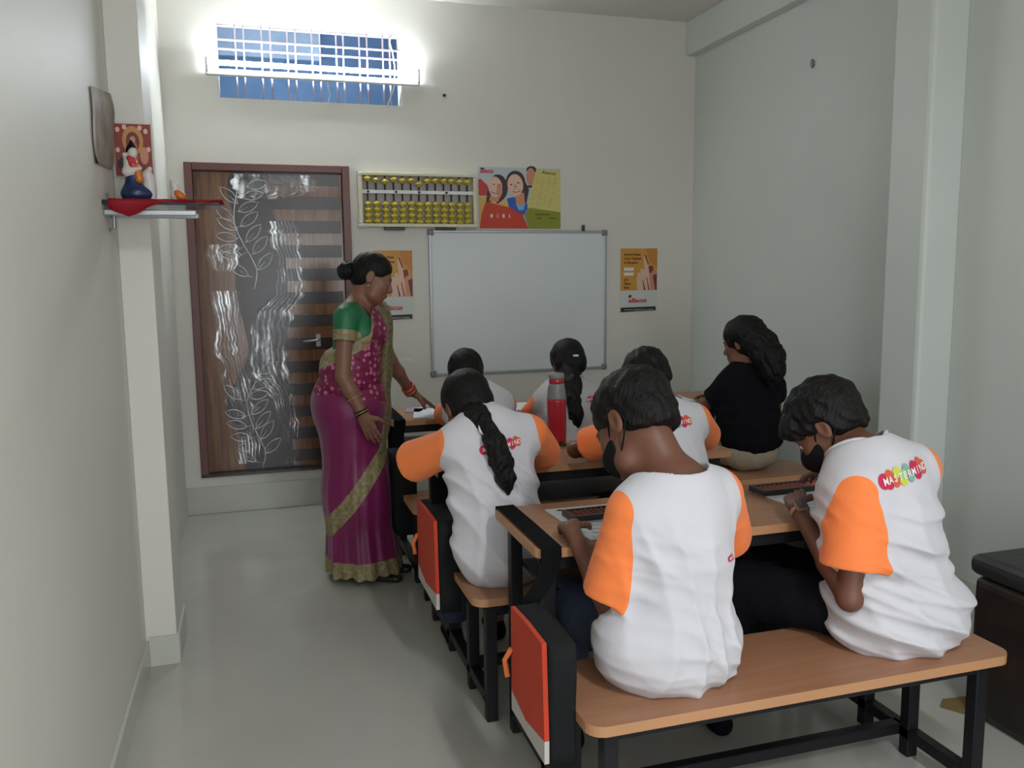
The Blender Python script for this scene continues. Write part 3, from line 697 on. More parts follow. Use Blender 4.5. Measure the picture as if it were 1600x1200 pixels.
bm.free(); bm = lathe_bm([(.008, -hb), (.011, -hb*.92), (rb, -.0022), (rb, .0022), (.011, hb*.92), (.008, hb)], 14); beadm = bpy.data.meshes.new('bead'); bm.to_mesh(beadm); bm.free(); beadm.materials.append(YEL)
bm = bmesh.new(); add_tube(bm, [(0, 0, az0+.02), (0, 0, az1-.02)], .0055, 6); rodm = bpy.data.meshes.new('rod'); bm.to_mesh(rodm); bm.free(); rodm.materials.append(DARK)
def child(name, me, loc, par):
    o = bpy.data.objects.new(name, me); COL.objects.link(o); o.parent = par; o.matrix_parent_inverse = par.matrix_basis.inverted(); o.location = loc; return o
for cx, up in zip(rods, ups):
    child('rod', rodm, (fx(cx), D-.036, 0), ab)
    child('bead', beadm, (fx(cx), D-.036, fz(up)), ab)
    j = random.uniform(-4, 6)
    for q in range(4): child('bead', beadm, (fx(cx+4), D-.036, fz(468+q*71+j)), ab)
for cx in (175, 518, 805, 1152): box('unit_dot', (fx(cx)-.008, D-.045, fz(335)), (fx(cx)+.008, D-.04, fz(308)), DARK, ab, .001)
for cx in (495, 1140): box('foot_pad', (fx(cx-130), D-.045, az0-.019), (fx(cx+125), D-.01, az0-.001), DARK, ab, .003)
for cx, s_ in ((60, 1), (1540, -1)):
    for z, t in ((az0, 1), (az1, -1)):
        bm = bmesh.new(); x = fx(cx)-s_*.004; zz = z-t*.004
        add_box(bm, (min(x, x+s_*.05), D-.03, min(zz, zz+t*.003)), (max(x, x+s_*.05), D-.002, max(zz, zz+t*.003)))
        add_box(bm, (min(x, x+s_*.003), D-.03, min(zz, zz+t*.045)), (max(x, x+s_*.003), D-.002, max(zz, zz+t*.045)))
        bmo('corner_bracket', bm, ALU, ab)
# posters
def pm(n, *c): return mat('ink_'+n, srgb(*c), .5)
I = dict(bg=pm('pale', 185, 195, 200), red=pm('red', 196, 60, 34), red2=pm('pink_red', 200, 60, 62), paper=pm('straw', 205, 195, 120), olive=pm('olive', 135, 140, 35), hair=pm('hair', 62, 42, 44), face=pm('face', 222, 184, 164), face2=pm('face_shade', 205, 140, 112), yel=pm('yellow', 214, 176, 92), blue=pm('blue', 44, 88, 180), blue2=pm('light_blue', 120, 180, 210), wh=pm('white', 225, 225, 222), blk=pm('black', 26, 26, 28), br=pm('brown', 92, 50, 22), amber=pm('amber', 204, 148, 58), amber2=pm('amber_dark', 196, 128, 52), logo=pm('logo_red', 196, 50, 60), maroon=pm('maroon', 120, 50, 48), lip=pm('lip', 170, 70, 66))
bp_ = empty('poster', (1.73, D, 1.762), 'wide colour poster of smiling children above the whiteboard', 'poster')
pw, ph = .570, .396
box('paper', (1.447, D-.004, 1.764), (1.447+pw, D-.001, 1.764+ph), WHITE, bp_)
f = Flat((1.447, D-.004, 1.764), (1, 0, 0), (0, 0, 1), (0, -1, 0))
q = lambda x, y: ((x-70)/1275*pw, (1078-y)/975*ph)
Q = lambda L: [q(*p) for p in L]
def fe(x, y, rx, ry, m_, a=0): c = q(x, y); f.ell(c[0], c[1], rx/1275*pw, ry/975*ph, m_, a)
f.rect(0, 0, pw, ph, I['bg']); f.poly(Q([(72, 300), (110, 295), (215, 400), (205, 555), (72, 560)]), I['red2'])
fe(890, 130, 80, 60, I['hair']); fe(880, 250, 72, 150, I['face2']); fe(860, 400, 60, 20, I['hair'])
f.poly(Q([(72, 580), (200, 560), (330, 640), (480, 600), (560, 740), (72, 1000)]), I['yel'])
fe(370, 430, 150, 215, I['hair']); f.poly(Q([(215, 420), (300, 560), (260, 660), (180, 660)]), I['hair']); f.poly(Q([(400, 480), (500, 480), (420, 640), (350, 690), (330, 600)]), I['hair'])
f.poly(Q([(250, 540), (400, 560), (370, 650), (230, 640)]), I['face2'])
fe(325, 415, 108, 165, I['face'], .12); fe(388, 470, 45, 110, I['face2'])
fe(305, 375, 16, 9, I['hair']); fe(385, 385, 14, 8, I['hair']); fe(310, 500, 58, 22, I['lip'], -.25); fe(308, 494, 46, 10, I['wh'], -.25)
fe(640, 330, 150, 180, I['hair']); f.poly(Q([(700, 250), (790, 320), (850, 450), (800, 700), (740, 640)]), I['hair'])
f.poly(Q([(500, 600), (600, 570), (780, 640), (850, 720), (760, 860), (540, 760)]), I['blue']); f.poly(Q([(640, 680), (790, 660), (760, 780), (680, 780)]), I['blue2'])
f.poly(Q([(640, 520), (770, 500), (780, 680), (700, 720), (640, 660)]), I['face2'])
fe(635, 380, 122, 175, I['face'], .1); fe(570, 375, 18, 10, I['hair']); fe(680, 345, 20, 11, I['hair']); fe(655, 475, 60, 22, I['lip'], .15); fe(655, 470, 46, 11, I['wh'], .15); f.poly(Q([(615, 380), (645, 370), (655, 430), (620, 435)]), I['face2'])
f.poly(Q([(965, 110), (1345, 130), (1345, 812), (1050, 770), (815, 742)]), I['paper'])
f.poly(Q([(770, 850), (850, 740), (1345, 808), (1345, 1078), (838, 1078)]), I['olive'])
f.poly(Q([(180, 650), (330, 690), (560, 740), (750, 860), (835, 1078), (80, 1078), (110, 850)]), I['red'])
for i, ch in enumerate('8181'): c = q(245+i*92, 905); f.text(ch, c[0], c[1], .034, I['wh'], bold=.001)
c = q(95, 195); f.text('aBacus', c[0], c[1], .04, I['logo'], width=.092, shear=.2, bold=.0012); fe(125, 130, 22, 16, I['blk'])
c = q(1050, 185); f.text('Abacus', c[0], c[1], .026, I['br'], width=.10, rot=-.08, bold=.0006)
for r in range(13):
    for k_ in range(4):
        if random.random() < .8: c = q(965-r*9+k_*95+random.uniform(-10, 10), 265+r*38); f.rect(c[0], c[1], c[0]+random.uniform(.012, .026), c[1]+.003, I['amber2'])
for a, b, l in ((940, 855, 230), (970, 915, 70), (1165, 915, 110)): c = q(a, b); f.rect(c[0], c[1], c[0]+l/1275*pw, c[1]+.006, I['br'])
f.done('print', bp_)
def hand_poster(x0, z0, w, h, label):
    t = empty('poster', (x0+w/2, D, z0), label, 'poster')
    box('paper', (x0, D-.004, z0), (x0+w, D-.001, z0+h), mat('poster_paper', srgb(205, 208, 204), .6), t)
    f = Flat((x0, D-.004, z0), (1, 0, 0), (0, 0, 1), (0, -1, 0))
    q = lambda x, y: ((x-95)/565*w, (1065-y)/990*h)
    Q = lambda L: [q(*p) for p in L]
    f.poly(Q([(95, 75), (660, 75), (655, 728), (95, 728)]), I['amber'])
    f.poly(Q([(480, 75), (660, 75), (658, 380), (520, 250)]), I['amber2'])
    fingers = [((350, 728), (340, 560), (365, 450), (400, 455), (450, 560), (480, 728)), ((430, 728), (400, 520), (400, 400), (440, 385), (500, 520), (540, 728)), ((500, 728), (460, 420), (445, 200), (470, 185), (530, 330), (610, 728)), ((560, 728), (530, 440), (535, 340), (580, 340), (640, 480), (650, 728))]
    for i, g in enumerate(fingers): f.poly(Q(g), I['face'] if i != 3 else I['face2'])
    f.poly(Q([(590, 500), (655, 470), (655, 728), (630, 728)]), I['maroon']); f.poly(Q([(520, 350), (590, 345), (600, 420), (540, 470)]), I['maroon'])
    for L in (((480, 728), (440, 560), (430, 565), (455, 728)), ((545, 728), (500, 520), (490, 525), (525, 728)), ((455, 170), (480, 180), (530, 330), (510, 325))): f.poly(Q(L), I['maroon'])
    for s_, y, wd in (('Are you Ahead', 185, 250), ('Over Children', 250, 260), ('in Education', 312, 210), ('Join', 575, 70), ('Abacus', 638, 105), ('Now!', 700, 80)):
        c = q(148, y); f.text(s_, c[0], c[1], .024, I['br'], width=wd/565*w, bold=.0009)
    for y in (420, 495): f.poly(Q([(145, y), (285, y), (300, y-45), (145, y-48)]), I['wh'])
    c = q(215, 915); f.text('aBacus', c[0], c[1], .042, I['logo'], width=.29*w/.57, shear=.2, bold=.0014); c = q(240, 820); f.ell(c[0], c[1], .013, .009, I['blk'], .5)
    f.poly(Q([(98, 995), (640, 985), (640, 1048), (98, 1065)]), I['blk']); c = q(150, 1040); f.text('www.abacus.com', c[0], c[1], .016, I['wh'], width=.8*w)
    f.done('print', t)
hand_poster(2.462, 1.190, .282, .442, 'orange hand poster with white foot, right of the whiteboard')
hand_poster(.742, 1.175, .256, .446, 'orange hand poster left of the whiteboard, half hidden by the teacher')

# ---------------------------------------------------------------- shelf corner on the left
sh = empty('wall_shelf', (XL, 3.1, 1.70), 'small dark shelf on metal rails high on the left wall', 'shelf')
box('shelf_board', (XL, 3.02, 1.698), (-.09, 3.22, 1.712), mat('smoked_glass', (.015, .016, .018), .12), sh, .003)
for y in (3.05, 3.19): box('shelf_rail', (XL, y-.008, 1.664), (-.165, y+.008, 1.684), ALU, sh, .004)
tube('shelf_bracket', [(XL+.004, 3.12, 1.62), (XL+.02, 3.12, 1.63), (XL+.02, 3.12, 1.70), (XL+.004, 3.12, 1.74)], .005, ALU, sh)
bm = bmesh.new(); rows = []
for i in range(25):
    x = XL+.02+i*.0145; dr_ = .05*max(0, 1-abs(i-4)/7.)+.002*math.sin(i*1.3)
    rows.append([bm.verts.new((x, yy, zz)) for yy, zz in ((3.20, 1.7155+.002*math.sin(i)), (3.10, 1.716+.002*math.sin(i*2.1)), (3.016, 1.7155+.001*math.sin(i*1.7)), (3.012, 1.706), (3.0105-.004*math.sin(i*.9), 1.706-dr_))])
for a, b in zip(rows, rows[1:]):
    for k_ in range(4): bm.faces.new((a[k_], b[k_], b[k_+1], a[k_+1]))
bmesh.ops.solidify(bm, geom=list(bm.faces), thickness=.0015)
tag(bmo('red_cloth', bm, mat('red_satin', srgb(186, 34, 52), .5), smooth=True), 'red cloth laid over the small wall shelf, corner hanging down', 'cloth')
# deity picture on the pillar
t = empty('framed_picture', (-.37, 3.30, 1.815), 'red and gold devotional picture on the pillar behind the shelf', 'picture')
box('paper', (-.437, 3.298, 1.815), (-.313, 3.303, 1.997), mat('picture_edge', srgb(210, 190, 180), .5), t)
f = Flat((-.437, 3.298, 1.815), (1, 0, 0), (0, 0, 1), (0, -1, 0)); W_, H_ = .124, .182
f.rect(.002, .002, W_-.002, H_-.002, pm('shrine_red', 140, 52, 44)); f.ell(W_*.5, H_*.68, .034, .05, pm('halo', 196, 140, 78)); f.ell(W_*.5, H_*.66, .022, .034, I['maroon'])
f.poly([(W_*.36, .01), (W_*.64, .01), (W_*.6, H_*.6), (W_*.5, H_*.74), (W_*.42, H_*.6)], pm('robe', 190, 110, 60)); f.ell(W_*.5, H_*.7, .009, .012, I['face2'])
for x, y in ((.12, .88), (.3, .93), (.7, .92), (.85, .86), (.1, .5), (.9, .52), (.82, .35), (.15, .3)): f.ell(W_*x, H_*y, .007, .009, I['face'])
f.ell(W_*.78, H_*.4, .014, .03, I['face2']); f.ell(W_*.2, H_*.25, .016, .02, I['hair'])
f.done('print', t)
# statuette of a standing figure with a cow
t = empty('statuette', (-.35, 3.13, 1.716), 'painted statuette of a blue-robed figure with a white calf on the shelf', 'statuette')
PALE = mat('painted_plaster', srgb(205, 200, 195), .35); BLUEP = mat('blue_glaze', srgb(36, 56, 98), .3, var=.5, vscale=40); REDC = mat('red_glaze', srgb(186, 60, 66), .35); ORG = mat('orange_glaze', srgb(196, 110, 40), .35)
z = 1.717; x = -.352; y = 3.13
sdfo('base', [ell((x, y, z+.022), (.05, .035, .03)), cone((x-.01, y, z+.03), (x-.012, y, z+.075), .034, .022), plane((0, 0, -1), (x, y, z))], .003, BLUEP, t)
sdfo('figure', [cone((x-.012, y, z+.07), (x-.012, y, z+.12), .018, .016, .01), ell((x-.006, y-.004, z+.158), (.014, .014, .018)), cone((x-.025, y-.004, z+.12), (x-.03, y-.012, z+.095), .008, .007), cone((x-.03, y-.012, z+.095), (x+.016, y-.022, z+.105), .007, .006), cone((x-.022, y, z+.128), (x-.034, y, z+.152), .008, .006)], .0025, PALE, t)
sdfo('sash', [cone((x-.014, y-.002, z+.135), (x-.006, y-.01, z+.115), .017, .016), ], .003, REDC, t); sdfo('drape', [cone((x+.004, y-.012, z+.11), (x+.010, y-.012, z+.07), .012, .014)], .003, ORG, t)
sdfo('headdress', [ell((x-.014, y+.004, z+.165), (.014, .012, .018)), cone((x-.006, y, z+.178), (x-.010, y, z+.198), .007, .003)], .0025, HAIR, t)
sdfo('calf', [cone((x+.038, y+.005, z+.075), (x+.040, y+.02, z+.03), .018, .02), cone((x+.030, y, z+.09), (x+.044, y-.012, z+.105), .010, .008), cone((x+.046, y, z+.05), (x+.05, y, z), .008, .009), cone((x+.03, y, z+.05), (x+.03, y, z), .008, .009)], .0025, PALE, t)
t = empty('figurine', (-.228, 3.13, 1.716), 'tiny orange and white seated figurine near the shelf end', 'figurine')
x = -.228
sdfo('figure', [ell((x, y, z+.014), (.022, .018, .016)), ell((x-.004, y, z+.034), (.014, .012, .016)), ell((x-.006, y-.003, z+.055), (.010, .010, .011)), cone((x-.012, y, z+.06), (x-.016, y, z+.074), .006, .003)], .002, PALE, t)
sdfo('robe', [ell((x+.008, y-.008, z+.018), (.016, .013, .014)), cone((x, y-.01, z+.03), (x+.018, y-.01, z+.012), .007, .007)], .002, ORG, t)
# torn calendar on the left wall
bm = bmesh.new(); rows = []
for i in range(9):
    tt = i/8; yy = 2.93+(3.27-2.93)*tt
    rows.append([bm.verts.new((XL+.006+.016*math.sin(PI*(.2+.8*v))*tt*(1+.2*math.sin(v*9)), yy+.01*math.sin(v*7), (2.045+.045*tt)*(1-v)+(1.815+.02*tt)*v)) for v in np.linspace(0, 1, 9)])
for a, b in zip(rows, rows[1:]):
    for k_ in range(8): bm.faces.new((a[k_], b[k_], b[k_+1], a[k_+1]))
bmesh.ops.solidify(bm, geom=list(bm.faces), thickness=.0012)
tag(bmo('wall_calendar', bm, mat('faded_print', srgb(225, 220, 212), .5, col2=srgb(185, 160, 142), vscale=9), smooth=True), 'faded curling picture sheet pinned to the left wall above the shelf', 'calendar')

# ---------------------------------------------------------------- school desks with attached benches
def desk(label, x0, x1, yb, gap, zt=.722, zb=.435, group='school desks with attached benches'):
    t = empty('school_desk', ((x0+x1)/2, yb, 0), label, 'desk', group)
    yd0 = yb+gap; yd1 = yd0+.44; yb1 = yb+.335
    bm = bmesh.new(); add_prism(bm, rrect(x0-.03, x1+.02, yd0, yd1, .035), zt-.026, zt, 0, 1); bmo('desk_top', bm, [DESKW, BANDW], t)
    bm = bmesh.new(); add_prism(bm, rrect(x0-.045, x1+.03, yb, yb1, .045), zb-.026, zb, 0, 1); bmo('bench_seat', bm, [DESKW, BANDW], t)
    s = .019
    def leg(nm, x, y, z0, z1, p=None): return box(nm, (x-s, y-s, z0), (x+s, y+s, z1), BLK, p or t, .003, 1)
    for x in (x0+.02, x1-.04):
        for y in (yd0+.06, yd1-.07): leg('leg', x, y, 0, zt-.026)
        for y in (yb+.05, yb1-.05): leg('leg', x, y, 0, zb-.026)
        box('floor_bar', (x-s, yb+.05, .055), (x+s, yd1-.07, .09), BLK, t, .003, 1)
        box('side_rail', (x-s, yd0+.06, zt-.064), (x+s, yd1-.07, zt-.027), BLK, t, .003, 1)
        box('side_rail', (x-s, yb+.05, zb-.062), (x+s, yb1-.05, zb-.027), BLK, t, .003, 1)
    for y in (yd0+.03, yd1-.04): box('apron_rail', (x0+.02, y-.016, zt-.066), (x1-.04, y+.016, zt-.027), BLK, t, .003, 1)
    for y in (yb+.05, yb1-.05): box('bench_rail', (x0+.02, y-.016, zb-.060), (x1-.04, y+.016, zb-.027), BLK, t, .003, 1)
    box('stretcher', (x0+.02, yb1-.03, .055), (x1-.04, yb1+.005, .09), BLK, t, .003, 1)
    box('book_shelf', (x0+.04, yd0+.10, zt-.17), (x1-.06, yd1-.06, zt-.155), BLK, t, .002, 1)
    return yd0, yd1
desk('school desk and bench nearest the camera, with the two boys in masks', .73, 1.88, 1.668, .412)
desk('middle school desk and bench, with the red bottle standing on it', .67, 1.87, 2.490, .545)
desk('school desk and bench by the teacher, papers on its left end', .68, 1.90, 3.585, .66)
desk('school desk and bench at the far right beside the girl in black', 2.02, 2.74, 3.585, .66)

# ---------------------------------------------------------------- school bags hung on the desk ends
BAGO = mat('bag_orange', srgb(196, 58, 26), .7, bump=.001, bscale=60, var=.1); BAGW = mat('bag_white', srgb(190, 186, 180), .7); BAGB = mat('bag_black', (.010, .011, .012), .85, spec=.2, bump=.002, bscale=50)
def bag(label, x, y0, y1, z0, z1, desk_y, zt, flap=True, strapx=.03, ex=.085):
    """bag hanging beside the desk end at x; the flap side looks to the aisle (-x)"""
    t = empty('school_bag', (x, (y0+y1)/2, z0), label, 'bag')
    bm = bmesh.new()
    n = 6
    add_box(bm, (x, y0, z0), (x+ex, y1, z1)); bmesh.ops.subdivide_edges(bm, edges=list(bm.edges), cuts=n, use_grid_fill=True)
    for v in bm.verts:
        fy = (v.co.y-y0)/(y1-y0); fz_ = (v.co.z-z0)/(z1-z0); b = math.sin(PI*min(max(fy, 0), 1))*math.sin(PI*min(max(fz_*.8+.1, 0), 1))
        v.co.x += (.012 if v.co.x > x+ex/2 else -.012)*b; v.co.y += .008*math.sin(fz_*9+1)*(1 if fy > .5 else -.5); v.co.z += (.004*math.sin(fy*PI) if fz_ > .9 else 0)
    bmesh.ops.bevel(bm, geom=[e for e in bm.edges if e.is_boundary], offset=.001, affect='EDGES')
    bmo('bag_body', bm, BAGB, t, True)
    if flap:
        xx = x-.016; zs = z1+.004; zm = z0+.075
        quadbox('orange_panel', [(xx, y0+.005, zm-.005), (xx-.004, (y0+y1)/2, zm-.02), (xx, y1-.005, zm-.005), (xx, y1-.006, zs-.004), (xx-.003, (y0+y1)/2, zs+.006), (xx, y0+.02, zs)], .012, (1, 0, 0), BAGO, t)
        quadbox('white_panel', [(xx, y0+.005, z0+.012), (xx, y1-.005, z0+.015), (xx, y1-.005, zm-.006), (xx-.004, (y0+y1)/2, zm-.021), (xx, y0+.005, zm-.006)], .012, (1, 0, 0), BAGW, t)
        tube('tassel', [(xx-.004, y1-.02, z0+.19), (xx-.015, y1+.005, z0+.15), (xx-.012, y1-.01, z0+.11)], .007, ORANGE, t)
    # strap over the desk top
    w = .03; bm = bmesh.new(); sx = x+ex*.5+strapx
    path = [(x+ex*.4, z1-.05), (x+ex*.5, z1+.05), (sx-.035, zt-.06), (sx-.02, zt+.004), (sx+.0, zt+.0075)]
    for yy0, yy1 in desk_y:
        pts = [(x+ex*.6, yy0-.03, z1-.02), (sx-.014, yy0-.010, z1+.05), (sx, yy0-.004, zt-.03), (sx, yy0-.002, zt+.003), (sx, (yy0+yy1)/2, zt+.0045), (sx, yy1+.002, zt+.003), (sx, yy1+.004, zt-.03), (sx, yy1-.03, zt-.032)]
        prev = None
        for p in pts:
            a, b = bm.verts.new((p[0]-w, p[1], p[2])), bm.verts.new((p[0]+w, p[1], p[2]))
            if prev: bm.faces.new((prev[0], prev[1], b, a))
            prev = (a, b)
    bmesh.ops.solidify(bm, geom=list(bm.faces), thickness=.003); bmesh.ops.recalc_face_normals(bm, faces=bm.faces)
    bmo('strap', bm, BAGB, t)
bag('orange and black school bag hanging on the desk end nearest the camera', .622, 1.755, 2.03, .300, .600, [(2.08, 2.52)], .725, strapx=.085, ex=.062)
bag('orange and black school bag hanging on the middle desk end', .575, 2.76, 3.10, .295, .615, [(3.035, 3.475)], .725, strapx=.05, ex=.07)
bag('black school bag hanging on the desk end behind the teacher', .60, 3.86, 4.18, .24, .60, [(4.245, 4.685)], .725, flap=False, strapx=.04, ex=.10)
tag(None or sdfo('floor_pad', [ell((.9, 3.7, .45), (.001, .001, .001))], .0008, BAGB), 'x', 'x') if False else None

# bottle
t = empty('water_bottle', (1.238, 3.42, .7225), 'red water bottle with grey cap and grey shoulder band on the middle desk', 'bottle')
RB = mat('red_bottle', srgb(170, 26, 44), .3, coat=.3); GB = mat('grey_bottle_band', srgb(128, 126, 126), .4)
c = (1.243, 3.42, .7225)
bmo('bottle_body', lathe_bm([(.036, 0), (.041, .004), (.042, .03), (.042, .13), (.0425, .19), (.042, .20)], 28, c), RB, t, True)
bmo('grey_band', lathe_bm([(.042, .20), (.0415, .205), (.040, .235), (.034, .262), (.032, .268)], 28, c), GB, t, True)
bmo('neck_ring', lathe_bm([(.032, .268), (.033, .27), (.033, .286), (.031, .288)], 28, c), RB, t, True)
bmo('bottle_cap', lathe_bm([(.032, .288), (.034, .29), (.034, .305), (.030, .312), (.012, .314)], 28, c), GB, t, True)

# worksheets, abaci and small things on the desks
LINE = mat('print_line', srgb(80, 80, 90), .7)
def sheet(name, label, cat, quad, z, lines=0, mark=False, th=.004, m_=None):
    """quad: near-left, near-right, far-right, far-left (x,y)"""
    t = empty(name, (quad[0][0], quad[0][1], z), label, cat)
    quadbox('page', [(a, b, z+.0006) for a, b in quad], th, (0, 0, 1), m_ or WHITE, t)
    if lines or mark:
        f = Flat((0, 0, z+.0006+th), (1, 0, 0), (0, 1, 0), (0, 0, 1)); Pq = [Vector((a, b)) for a, b in quad]
        P2 = lambda u, v: tuple((Pq[0]*(1-u)+Pq[1]*u)*(1-v)+(Pq[3]*(1-u)+Pq[2]*u)*v)
        for i in range(lines):
            v = .06+.5*i/max(lines, 1); f.poly([P2(.1, v), P2(.9, v), P2(.9, v+.008), P2(.1, v+.008)], LINE)
        if mark: f.poly([P2(.08, .9), P2(.14, .9), P2(.13, .94), P2(.09, .94)], I['blk'])
        f.done('print', t)
    return t
sheet('worksheet', 'white worksheet under the hand of the front left boy', 'paper', [(.865, 2.115), (1.19, 2.105), (1.21, 2.43), (.845, 2.44)], .722, 5, True)
sheet('worksheet', 'white worksheet between the hands of the boy with the watch', 'paper', [(1.60, 2.13), (1.84, 2.13), (1.84, 2.40), (1.58, 2.41)], .722, 4)
sheet('worksheet', 'white papers on the left end of the desk by the teacher', 'paper', [(.77, 4.30), (.98, 4.27), (1.04, 4.56), (.83, 4.60)], .722, 3, True)
sheet('book', 'purple picture book under the papers by the teacher hand', 'book', [(.76, 4.50), (.84, 4.48), (.92, 4.655), (.80, 4.66)], .722, 0, m_=mat('purple_cover', srgb(110, 92, 120), .5, col2=srgb(190, 185, 195), vscale=30))
sheet('worksheet', 'white paper in front of the girl with the red bottle before her', 'paper', [(1.24, 4.36), (1.5, 4.34), (1.52, 4.6), (1.28, 4.62)], .722, 0)
sheet('worksheet', 'white paper on the far right desk beside the girl in black', 'paper', [(2.10, 4.33), (2.42, 4.31), (2.44, 4.62), (2.14, 4.64)], .722, 0)
def abacus(label, x0, y0, w, d, rot=0, bead=None, group=None):
    t = empty('student_abacus', (x0, y0, .7268), label, 'abacus', group); z0 = .727
    t.rotation_euler = (0, 0, rot); bpy.context.view_layer.update()
    def B(nm, lo, hi, m_, bev=.0015):
        o = box(nm, (lo[0], lo[1], .0012+lo[2]), (hi[0], hi[1], .0012+hi[2]), m_, None, bev, 1); o.parent = t; return o
    bm = bmesh.new()
    for lo, hi in (((0, 0), (w, .010)), ((0, d-.010), (w, d)), ((0, .01), (.010, d-.01)), ((w-.01, .01), (w, d-.01))): add_box(bm, (lo[0], lo[1], .0012), (hi[0], hi[1], .018))
    o = bmo('frame', bm, DARK); o.parent = t
    B('beam', (.01, d*.62, .004), (w-.01, d*.62+.008, .016), DARK)
    n = int(w/.0185); bm = lathe_bm([(.002, -.0058), (.0082, 0), (.002, .0058)], 10); bm.transform(Matrix.Rotation(PI/2, 4, 'X'))
    me = bpy.data.meshes.new('bead_small'); bm.to_mesh(me); bm.free(); me.materials.append(bead)
    for i in range(n):
        x = .018+i*(w-.036)/(n-1)
        bmr = bmesh.new(); add_tube(bmr, [(x, .008, .0105), (x, d-.008, .0105)], .0012, 5); rd = bmo('rod', bmr, ALU); rd.parent = t
        for yy in [.0165+.0118*k_ for k_ in range(4)]+[d-.017]:
            o = bpy.data.objects.new('bead', me); COL.objects.link(o); o.parent = t; o.location = (x, yy, .0105)
    return t
REDBEAD = mat('rust_bead', srgb(122, 48, 34), .35)
abacus('dark student abacus with rust beads by the left hand of the front left boy', .875, 2.275, .30, .085, .02, REDBEAD)
abacus('dark student abacus with orange-brown beads beside the wrist watch', 1.575, 2.345, .29, .085, .04, mat('orange_bead', srgb(160, 78, 48), .35))
t = empty('eraser', (1.25, 3.40, .7225), 'small dark green and white eraser on the middle desk near the bottle', 'eraser')
for nm, lo, hi, m_ in (('eraser_block', (1.243, 3.375, .7228), (1.262, 3.41, .734), WHITE), ('eraser_sleeve', (1.241, 3.355, .7225), (1.264, 3.388, .736), mat('dark_green', srgb(40, 44, 30), .5))): box(nm, lo, hi, m_, t, .002)

# dark chest at the right wall
t = empty('storage_chest', (2.6, 1.75, 0), 'dark worn leather-like chest against the right wall behind the bench', 'chest')
LEA = mat('worn_black_leather', (.012, .010, .010), .5, bump=.004, bscale=18, col2=(.035, .018, .012), vscale=9)
box('chest_body', (2.20, 1.15, .0), (2.93, 2.10, .475), LEA, t, .03, 3)
box('chest_lid', (2.185, 1.14, .478), (2.94, 2.11, .548), mat('worn_grey_leather', (.03, .03, .03), .5, bump=.003, bscale=18, var=.4), t, .03, 3)
t.rotation_euler = (0, 0, 0)
BRN = mat('brown_card', srgb(130, 104, 62), .7, var=.2)
quadbox('torn_card', [(2.145, 2.145, .001), (2.20, 2.06, .001), (2.27, 2.12, .001), (2.29, 2.17, .004), (2.19, 2.18, .003)], .002, (0, 0, 1), BRN)
tag(bpy.data.objects['torn_card'], 'torn piece of brown card on the floor by the dark chest', 'card')

# ---------------------------------------------------------------- people
DN = (0, 0, -1)
# boy in front, left
r1, k1 = person('person', 'boy on the nearest bench left, white shirt with orange sleeves, black mask, navy jeans', (.97, 1.83, .435), dict(
    s=.92, hs=1.14, nk=1.15, nh=.094, nb=.040, h=.004, head=(.945, 2.00, 1.062), fwd=(-.42, .62, -.62), up=(-.05, .62, .80), pelvis=(.965, 1.85, .53), neck=(1.003, 1.865, .945),
    SL=(.868, 1.845, .872), SR=(1.128, 1.885, .890), EL=(.832, 1.885, .608), WL=(.806, 2.105, .765), ER=(1.235, 2.04, .70), WR=(1.150, 2.24, .800),
    hl=((.22, .95, -.05), (.25, 0, -1), .55), hr=((-.85, .3, .18), (0, -.4, -1), .5), KL=(.835, 2.24, .505), AL=(.88, 2.30, .09), KR=(1.06, 2.27, .505), AR=(1.07, 2.34, .09),
    trousers=JEANS, benchy=(1.668, 2.003), hw=.195, cw=.140, dp=.118, hem=(.968, 1.845, .47), bul=1.22, sr=(.064, .086), sf=.80,
    folds=(.015, [((1, .1, .10), 75, 1), ((.6, 0, .9), 62, .7), ((.1, 0, 1), 110, .4)], 2)))
hair_short(r1, k1, top=.004, nape=-.050, vol=.004, amp=.0032)
mask(r1, k1)
logo(r1, k1, (1.118, 1.70, .765), (1, .35, .08), (0, 0, 1), (0, 1, 0), .0075, (0, 2.4))
# boy in front, right
r2, k2 = person('person', 'boy with a wrist watch, right end of the nearest bench, black mask and trousers', (1.68, 1.83, .435), dict(
    s=.95, hs=1.02, nh=.082, nb=.01, h=.004, head=(1.562, 2.02, 1.010), fwd=(-.50, .52, -.62), up=(-.28, .55, .78), pelvis=(1.675, 1.84, .53), neck=(1.590, 1.905, .965),
    SL=(1.508, 1.815, .880), SR=(1.770, 1.90, .905), EL=(1.472, 1.790, .600), WL=(1.500, 2.07, .775), ER=(1.86, 2.06, .70), WR=(1.79, 2.22, .800),
    hl=((.45, .85, .22), (.5, .1, -.85), .6), hr=((-.72, .6, .15), (0, -.3, -1), .5), KL=(1.36, 2.16, .512), AL=(1.36, 2.24, .09), KR=(1.56, 2.28, .510), AR=(1.55, 2.36, .09),
    trousers=BLKCL, benchy=(1.668, 2.003), hw=.205, cw=.168, dp=.128, hem=(1.675, 1.842, .47), bul=1.2, sr=(.064, .084), sf=.70, leg_r=(.080, .082, .062), hipw=.42,
    folds=(.017, [((.5, .1, 1), 80, 1), ((.3, 0, 1), 105, .7), ((1, 0, .5), 65, .5)], 9)))
hair_short(r2, k2, top=.010, nape=-.048, vol=.012, amp=.004, fringe=True)
mask(r2, k2)
logo(r2, k2, (1.612, 1.70, .930), (1, 0, .13), (0, 0, 1), (0, 1, 0), .0190)
bmw = bmesh.new(); bmesh.ops.create_cube(bmw, size=1, matrix=Matrix.LocRotScale(Vector((1.498, 2.078, .795)), Matrix(((.9, .42, 0), (-.42, .9, 0), (0, 0, 1))).to_quaternion(), Vector((.036, .012, .042))))
